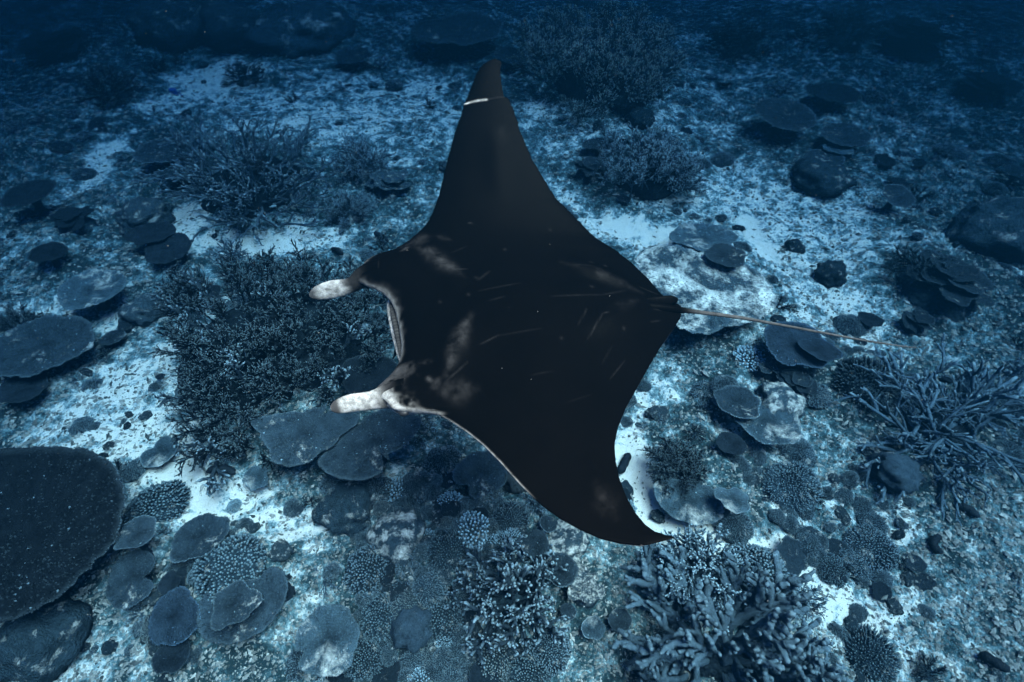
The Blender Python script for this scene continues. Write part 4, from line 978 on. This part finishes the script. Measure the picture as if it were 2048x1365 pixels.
# ------------------------------------------------------------------ sea cucumbers
def cucumber(pts, rpx, label, seed):
    r = np.random.default_rng(seed); P = np.array([put(*p) for p in pts]); d = depth(P.mean(0)); R = rpx * d / F
    s = np.linspace(0, len(P) - 1, 26); Q = np.stack([np.interp(s, np.arange(len(P)), P[:, k]) for k in range(3)], 1)
    for _ in range(5): Q[1:-1] = (Q[:-2] + 2 * Q[1:-1] + Q[2:]) / 4
    Q[:, 2] = ground(Q[:, :2]).max() * .5 + ground(Q[:, :2]) * .5 + R * .75
    u = np.linspace(-1, 1, 26); rad = R * np.clip(1 - np.abs(u) ** 5, .12, 1) ** .5 * (1 + .08 * np.sin(u * 9 + seed))
    o0 = Q.mean(0); v, t, q, par = tube(Q - o0, rad, 14)
    v = v + (R * .16) * np.maximum(0, vnoise(v / R * 3.2, seed))[:, None] * np.array([0, 0, 1.])
    mb = MB(); mb.add(v, t, q, 0.0); o = obj('sea_cucumber', mb.mesh('sea_cucumber'), M['cuke']); o.location = tuple(o0)
    tag(o, label, 'sea cucumber')
cucumber([(418,950),(432,943),(448,941),(462,943),(471,950)], 8, 'dark arched sea cucumber on bright sand below the vast thicket', 1)
cucumber([(1257,912),(1250,925),(1244,938),(1238,949)], 8.5, 'dark straight sea cucumber on white sand behind the near wing', 2)
cucumber([(1702,1136),(1690,1137),(1680,1147),(1680,1158),(1688,1167)], 8, 'dark hook-shaped sea cucumber on the pale rubble slope', 3)
cucumber([(1878,1074),(1868,1080),(1860,1090),(1864,1102),(1877,1110)], 8, 'dark curled sea cucumber beyond the hook-shaped one', 4)
cucumber([(1905,1014),(1920,1019),(1936,1024),(1952,1038)], 8, 'dark bent sea cucumber lying near the antler coral', 5)
cucumber([(1948,1312),(1970,1318),(1990,1330),(2010,1344)], 9.5, 'thick black sea cucumber on the sand near the frame of dark bushes', 6)
cucumber([(664,504),(675,504),(686,511)], 5, 'short dark sea cucumber on rubble beside the far head lobe', 7)
cucumber([(750,474),(762,480),(776,485)], 5, 'slim dark sea cucumber on rubble before the far wing root', 8)

# ------------------------------------------------------------------ reef fish
def fish(x, y, lift, Lpx, ang, mat, label, deep=.42, group=None):
    p = put(x, y, lift); L = Lpx * depth(p) / F
    o = thing('reef_fish', tuple(p), label, 'fish', group, (0, 0, ang), L)
    u = np.linspace(0, 1, 14); h = deep * .5 * np.sin(PI * u ** .75) ** .8 * (1 - .35 * u) + .012
    path = np.column_stack([.5 - u * .82, 0 * u, 0 * u]); th = np.arange(12) * 2 * PI / 12
    V = path[:, None] + np.stack([np.zeros((14, 12)), h[:, None] * .42 * np.cos(th), h[:, None] * np.sin(th)], -1)
    V = np.concatenate([V.reshape(-1, 3), [[.5, 0, 0], [-.33, 0, 0]]]); n = 14 * 12; k = np.arange(12); k2 = (k + 1) % 12
    T = np.concatenate([np.stack([np.full(12, n), k2, k], 1), np.stack([np.full(12, n + 1), n - 12 + k, n - 12 + k2], 1)])
    obj('body', mesh('fish_body', V, [T, grid_faces(14, 12, True)]), M[mat], o)
    def fin(nm, pts, th_=.012):
        a = np.array(pts, float); m = len(a); V = np.concatenate([a + [0, th_, 0], a - [0, th_, 0]])
        Ts = [(0, i, i + 1) for i in range(1, m - 1)] + [(m, m + i + 1, m + i) for i in range(1, m - 1)]
        Qs = [(i, i + m, (i + 1) % m + m, (i + 1) % m) for i in range(m)]
        obj(nm, mesh(nm, V, [np.array(Ts), np.array(Qs)], smooth=False), M[mat], o)
    fin('tail_fin', [(-.30, 0, .03), (-.50, 0, .17), (-.44, 0, 0), (-.50, 0, -.17), (-.30, 0, -.03)])
    fin('dorsal_fin', [(.22, 0, deep * .36), (.05, 0, deep * .62), (-.20, 0, deep * .42), (-.25, 0, deep * .14)])
    fin('anal_fin', [(.02, 0, -deep * .36), (-.12, 0, -deep * .58), (-.24, 0, -deep * .36), (-.25, 0, -deep * .12)])
    for s in (-1, 1):
        e = obj('eye', EYE, None, o); e.location = (.36, s * deep * .12, deep * .09); e.scale = (.028, .02, .028)
EYE = blob_mesh(2, 2, 0, 1, 0, 1.0); EYE.materials.append(M['eye'])
fish(350, 184, .25, 34, 2.7, 'fishblue', 'bright blue fish over the far sand flat')
fish(546, 413, .45, 14, .4, 'fishpale', 'pale fish over the long-branched thicket', .38)
fish(498, 293, .40, 13, 2.8, 'fishpale', 'pale fish at the upper edge of the long-branched thicket', .38)
fish(1540, 1064, .10, 15, 1.9, 'fishdark', 'small dark fish over sand beside the sloping finger coral')
fish(1466, 1122, .45, 14, 2.6, 'fishdark', 'small dark fish by the right flank of the spiky staghorn bush')
fish(1486, 1126, .40, 18, .1, 'fishpale', 'pale fish swimming off the spiky staghorn bush', .36)
fish(1488, 1113, .30, 11, 2.0, 'fishdark', 'tiny dark fish above the pale one near the spiky bush')
fish(600, 118, .3, 14, .6, 'fishpale', 'pale distant fish beside the broad dark reef block', .36)
fish(198, 388, .15, 12, 2.5, 'fishdark', 'small dark fish over the sand channel')
fish(1349, 1075, .15, 9, .8, 'fishdark', 'tiny dark fish just off the near wing tip')

# ------------------------------------------------------------------ smaller corals filling the reef
OCC = []
for o in list(C.objects):
    if o.parent is None and o.get('category') == 'coral':
        if o.type == 'EMPTY':
            ex = [abs(v) for c in o.children if c.type == 'MESH' for b in (c.bound_box[0], c.bound_box[6]) for v in (b[0], b[1])]
            R = min(1.6, max(ex) * max(o.scale) if ex else .2)
        else: R = max(o.scale)
        OCC.append((o.location.x, o.location.y, R * .72))
OCCA = np.array(OCC)
KINDS = {
 'stub':  ('finger_coral', 'finger', 'small grey finger coral dome'),
 'stubd': ('finger_coral', 'fingerd', 'small dark finger coral dome'),
 'fine':  ('tuft_coral', 'finger', 'small fine-fingered grey coral tuft'),
 'knob':  ('finger_coral', 'fingerp', 'small pale thick-fingered coral knob'),
 'flat':  ('cushion_coral', 'finger', 'small flattish grey finger coral cushion'),
 'brown': ('cushion_coral', 'fingerb', 'small brown finger coral cushion'),
 'plate': ('table_coral', 'plate', 'small grey plate coral'),
 'plated':('table_coral', 'plated', 'small dark plate coral'),
 'bush':  ('staghorn_coral', 'stag', 'small grey branching coral sprig'),
 'bushd': ('staghorn_coral', 'stagd', 'small dark branching coral sprig'),
 'rock':  ('coral_rock', 'rock', 'grey dead coral rock'),
 'rockd': ('coral_rock', 'rockd', 'dark algae-covered rock'),
}
SMALLPLATE = {}
LANDMARK = [((540,700),'the vast dark thicket'),((660,890),'the wide table corals under the manta'),((70,1075),'the huge dark table coral'),((1425,580),'the broad sanded table coral'),((1570,231),'the lone oval table coral'),
 ((1690,290),'the group of three plates'),((1795,394),'the cup-like plate'),((920,62),'the lobed distant table coral'),((185,579),'the round table coral with sandy centre'),((330,490),'the dark discs at the sand edge'),((85,690),'the dusted table with a bush on it'),
 ((320,905),'the two-lobed pale plate'),((335,310),'the slanting grey plates'),((265,1158),'the ear-shaped plate'),((480,1190),'the crescent table coral'),((657,1281),'the nearly round table coral'),((962,948),'the heart-shaped plate'),((1080,1080),'the knobbly oval plate'),
 ((1535,845),'the round ribbed table coral'),((1592,690),'the deep blue plate'),((1375,1005),'the white sand pool'),((1582,966),'the pale-tipped finger dome'),((738,1138),'the rounded grey finger coral'),((820,1256),'the lobed blue boulder'),((1020,1190),'the white-tipped branching coral'),
 ((1080,1320),'the wide dark finger coral'),((1740,768),'the dark dotted bush'),((1740,1310),'the ragged finger coral on clean sand'),((1888,580),'the tile-like plate mound'),((1890,870),'the long antler coral'),((1430,1300),'the thick rough antlers'),((1400,1150),'the spiky staghorn bush'),
 ((500,370),'the long-branched thicket'),((1190,130),'the brown distant thicket'),((1300,340),'the low tangled thicket'),((1690,1150),'the hook-shaped sea cucumber'),((1930,1050),'the curled and bent sea cucumbers'),((1985,1330),'the thick black sea cucumber'),((590,1040),'the brightest sand'),
 ((345,70),'the big dark distant boulder'),((590,60),'the broad dark reef block'),((1820,95),'the shadowy wide tiered coral'),((2000,470),'the dark boulder over the plate mound'),((100,300),'the dark far slope'),((720,330),'the dusted bush coral'),((1160,330),'the grey leafy coral'),((1661,551),'the lone dark boulder'),((200,1320),'the sand below the dark mound')]
LMW = np.array([at(a[0], a[1], .1)[:2] for a, _ in LANDMARK])
def near_phrase(p): return LANDMARK[int(np.argmin(np.hypot(LMW[:, 0] - p[0], LMW[:, 1] - p[1])))][1]
def scatter():
    global OCCA
    r = np.random.default_rng(2024); NT = 40000
    CX = np.where(np.arange(NT) < 9000, 1000 + 300 * r.normal(0, 1, NT), r.uniform(-60, 2110, NT)); CY = np.where(np.arange(NT) < 9000, 1180 + 150 * r.normal(0, 1, NT), 40 + 1340 * r.uniform(0, 1, NT) ** .75)
    CP = at(CX, np.clip(CY, 30, 1450), .1); CS = sand_at(CP[:, :2]); CZ = ground(CP[:, :2]); CN = fbm(CP[:, :2] * .9, 2, 55); placed = {k: 0 for k in KINDS}; tries = 0; total = 0
    while total < 800 and tries < NT - 1:
        tries += 1
        first = tries < 9000                    # the crowded reef is filled first, tightly
        if first and total >= 300: tries = 9000; continue
        x, y = CX[tries], CY[tries]
        if y > 1420: continue
        dense = math.exp(-((x - 1000) / 480) ** 2 - ((y - 1180) / 210) ** 2) + .8 * math.exp(-((x - 1600) / 200) ** 2 - ((y - 800) / 150) ** 2) + .5 * math.exp(-((x - 420) / 200) ** 2 - ((y - 1180) / 130) ** 2)
        if r.uniform() > .42 + dense: continue
        if dense < .3 and CN[tries] < -.05: continue           # away from the crowded reef the colonies gather in patches
        p = CP[tries]; s = CS[tries]
        if s > .95: continue
        if s > .55 and r.uniform() > .16: continue
        d = depth(p)
        R = r.choice([.05, .075, .10, .14, .19, .25], p=[.22, .24, .22, .17, .10, .05]) * r.uniform(.85, 1.15) * (1 + max(0, d - 7) * .05)
        if s > .55: R = min(R, .07)
        if first: R = max(R, .09)
        dist = np.hypot(OCCA[:, 0] - p[0], OCCA[:, 1] - p[1]) - OCCA[:, 2] * (.8 if first else 1) - R * (.35 if first else .65)
        if dist.min() < 0: continue
        if s > .55: kind = r.choice(['rock', 'rock', 'rockd', 'stub'])
        elif dense > .35: kind = r.choice(['stub', 'stubd', 'fine', 'knob', 'flat', 'brown', 'plate', 'plated', 'bush', 'rock'], p=[.19, .12, .16, .05, .15, .07, .11, .02, .08, .05])
        else: kind = r.choice(['stub', 'stubd', 'fine', 'flat', 'plate', 'plated', 'bush', 'bushd', 'rock', 'rockd'], p=[.13, .08, .16, .13, .09, .04, .12, .07, .14, .04])
        nm, mat, lab = KINDS[kind]; grp = 'scattered ' + kind_group[kind]; lab = lab + ' near ' + near_phrase(p)
        z = CZ[tries]; rz = r.uniform(0, 6.28)
        if nm in ('finger_coral', 'tuft_coral', 'cushion_coral'):
            o = thing(nm, (p[0], p[1], z - .04 * R), lab, 'coral', grp, (r.normal(0, .1), r.normal(0, .1), rz), (R, R * r.uniform(.8, 1.2), R * r.uniform(.8, 1.2)))
            kd = {'stubd': 'stub', 'brown': 'stub2'}.get(kind, kind); a, b = finger_proto(kd)
            obj('dome', with_mat(a, 'rockd'), None, o); tag(obj('fingers', with_mat(b, mat), None, o), kind='stuff')
        elif nm == 'table_coral':
            v = int(r.integers(5))
            if v not in SMALLPLATE: SMALLPLATE[v] = plate_parts(900 + v, R=1.0, lobes=.11, na=96, nr=10, drop=.5, cup=.14, frill=.025, notch=(1., .3, .35) if v % 2 else None)
            o = thing(nm, (p[0], p[1], z + R * .30), lab, 'coral', grp, (r.normal(-.05, .16), r.normal(0, .16), rz), R)
            a, b, c = SMALLPLATE[v][:3]
            obj('plate', with_mat(a, mat), None, o); obj('stalk', with_mat(b, 'rockd'), None, o); tag(obj('rim', with_mat(c, mat), None, o), kind='stuff')
        elif nm == 'staghorn_coral':
            o = thing(nm, (p[0], p[1], z), lab, 'coral', grp)
            nb = 7
            for i in range(nb):
                c = 1 - (i + .5) / nb * .85; ph = i * 2.4 + rz; sn = math.sqrt(1 - c * c)
                put_branch(o, 'stag', mat, (0, 0, -.02), np.array([sn * math.cos(ph), sn * math.sin(ph), c + .1]), R * 1.1 * r.uniform(.8, 1.2), r)
        else:
            v = int(r.integers(5)); k = (v, 0.0, .75)
            if k not in BLOB: BLOB[k] = blob_mesh(v + 3, lumps=0.0, flat=.75)
            o = obj(nm, with_mat(BLOB[k], mat)); o.location = (p[0], p[1], z + R * .15); o.scale = (R * .8, R * r.uniform(.4, .8), R * r.uniform(.4, .75)); o.rotation_euler = (0, 0, rz)
            tag(o, lab, 'rock', grp)
        placed[kind] += 1; total += 1
        OCCA = np.vstack([OCCA, [p[0], p[1], R * .6]])
kind_group = {'stub': 'grey finger coral domes', 'stubd': 'dark finger coral domes', 'fine': 'fine-fingered tufts', 'knob': 'pale thick-fingered knobs', 'flat': 'flattish finger coral cushions', 'brown': 'brown finger coral cushions',
              'plate': 'small grey plate corals', 'plated': 'small dark plate corals', 'bush': 'grey branching sprigs', 'bushd': 'dark branching sprigs', 'rock': 'grey coral rocks', 'rockd': 'dark coral rocks'}
scatter()

# ------------------------------------------------------------------ sea water: blue, even, swallowing red first
def haze():
    V = np.array([[x, y, z] for z in (-1.6, CAM_H + .4) for y in (-32, 95) for x in (-68, 68)], float)
    Fq = np.array([[0,2,3,1],[4,5,7,6],[0,1,5,4],[2,6,7,3],[0,4,6,2],[1,3,7,5]])
    m = bpy.data.materials.new('sea_water'); m.use_nodes = True; nt = m.node_tree; nt.nodes.clear()
    pv = nt.nodes.new('ShaderNodeVolumePrincipled'); out = nt.nodes.new('ShaderNodeOutputMaterial')
    pv.inputs['Density'].default_value = .36
    pv.inputs['Color'].default_value = (.0001, .0017, .0038, 1)
    pv.inputs['Absorption Color'].default_value = (.016, .124, .25, 1)
    pv.inputs['Anisotropy'].default_value = .3
    nt.links.new(pv.outputs[0], out.inputs['Volume'])
    tag(obj('haze', mesh('haze', V, Fq, smooth=False), m), 'clear blue sea water over the reef', kind='stuff')
haze()

# ------------------------------------------------------------------ fine drifting particles in the water
def particles():
    r = np.random.default_rng(99); n = 650
    x = r.uniform(-100, 2150, n); y = r.uniform(0, 1400, n); d = ray(x, y); t = r.uniform(1.6, 6.5, n)
    P = CAMP + t[:, None] * d; P = P[P[:, 2] > .6]; n = len(P)
    base = np.array([[1,0,0],[0,1,0],[-1,0,0],[0,-1,0],[0,0,1],[0,0,-1]], float); T = np.array([[0,1,4],[1,2,4],[2,3,4],[3,0,4],[1,0,5],[2,1,5],[3,2,5],[0,3,5]])
    V = base[None] * r.uniform(.0006, .0020, n)[:, None, None] * r.uniform(.5, 1.5, (n, 6, 1)) + P[:, None]
    me = mesh('particles', V.reshape(-1, 3), (T[None] + 6 * np.arange(n)[:, None, None]).reshape(-1, 3), None, False)
    tag(obj('drifting_particles', me, plain('plankton', (.06, .065, .065), .9, .05)), 'fine pale specks drifting in the water', 'plankton', kind='stuff')
particles()
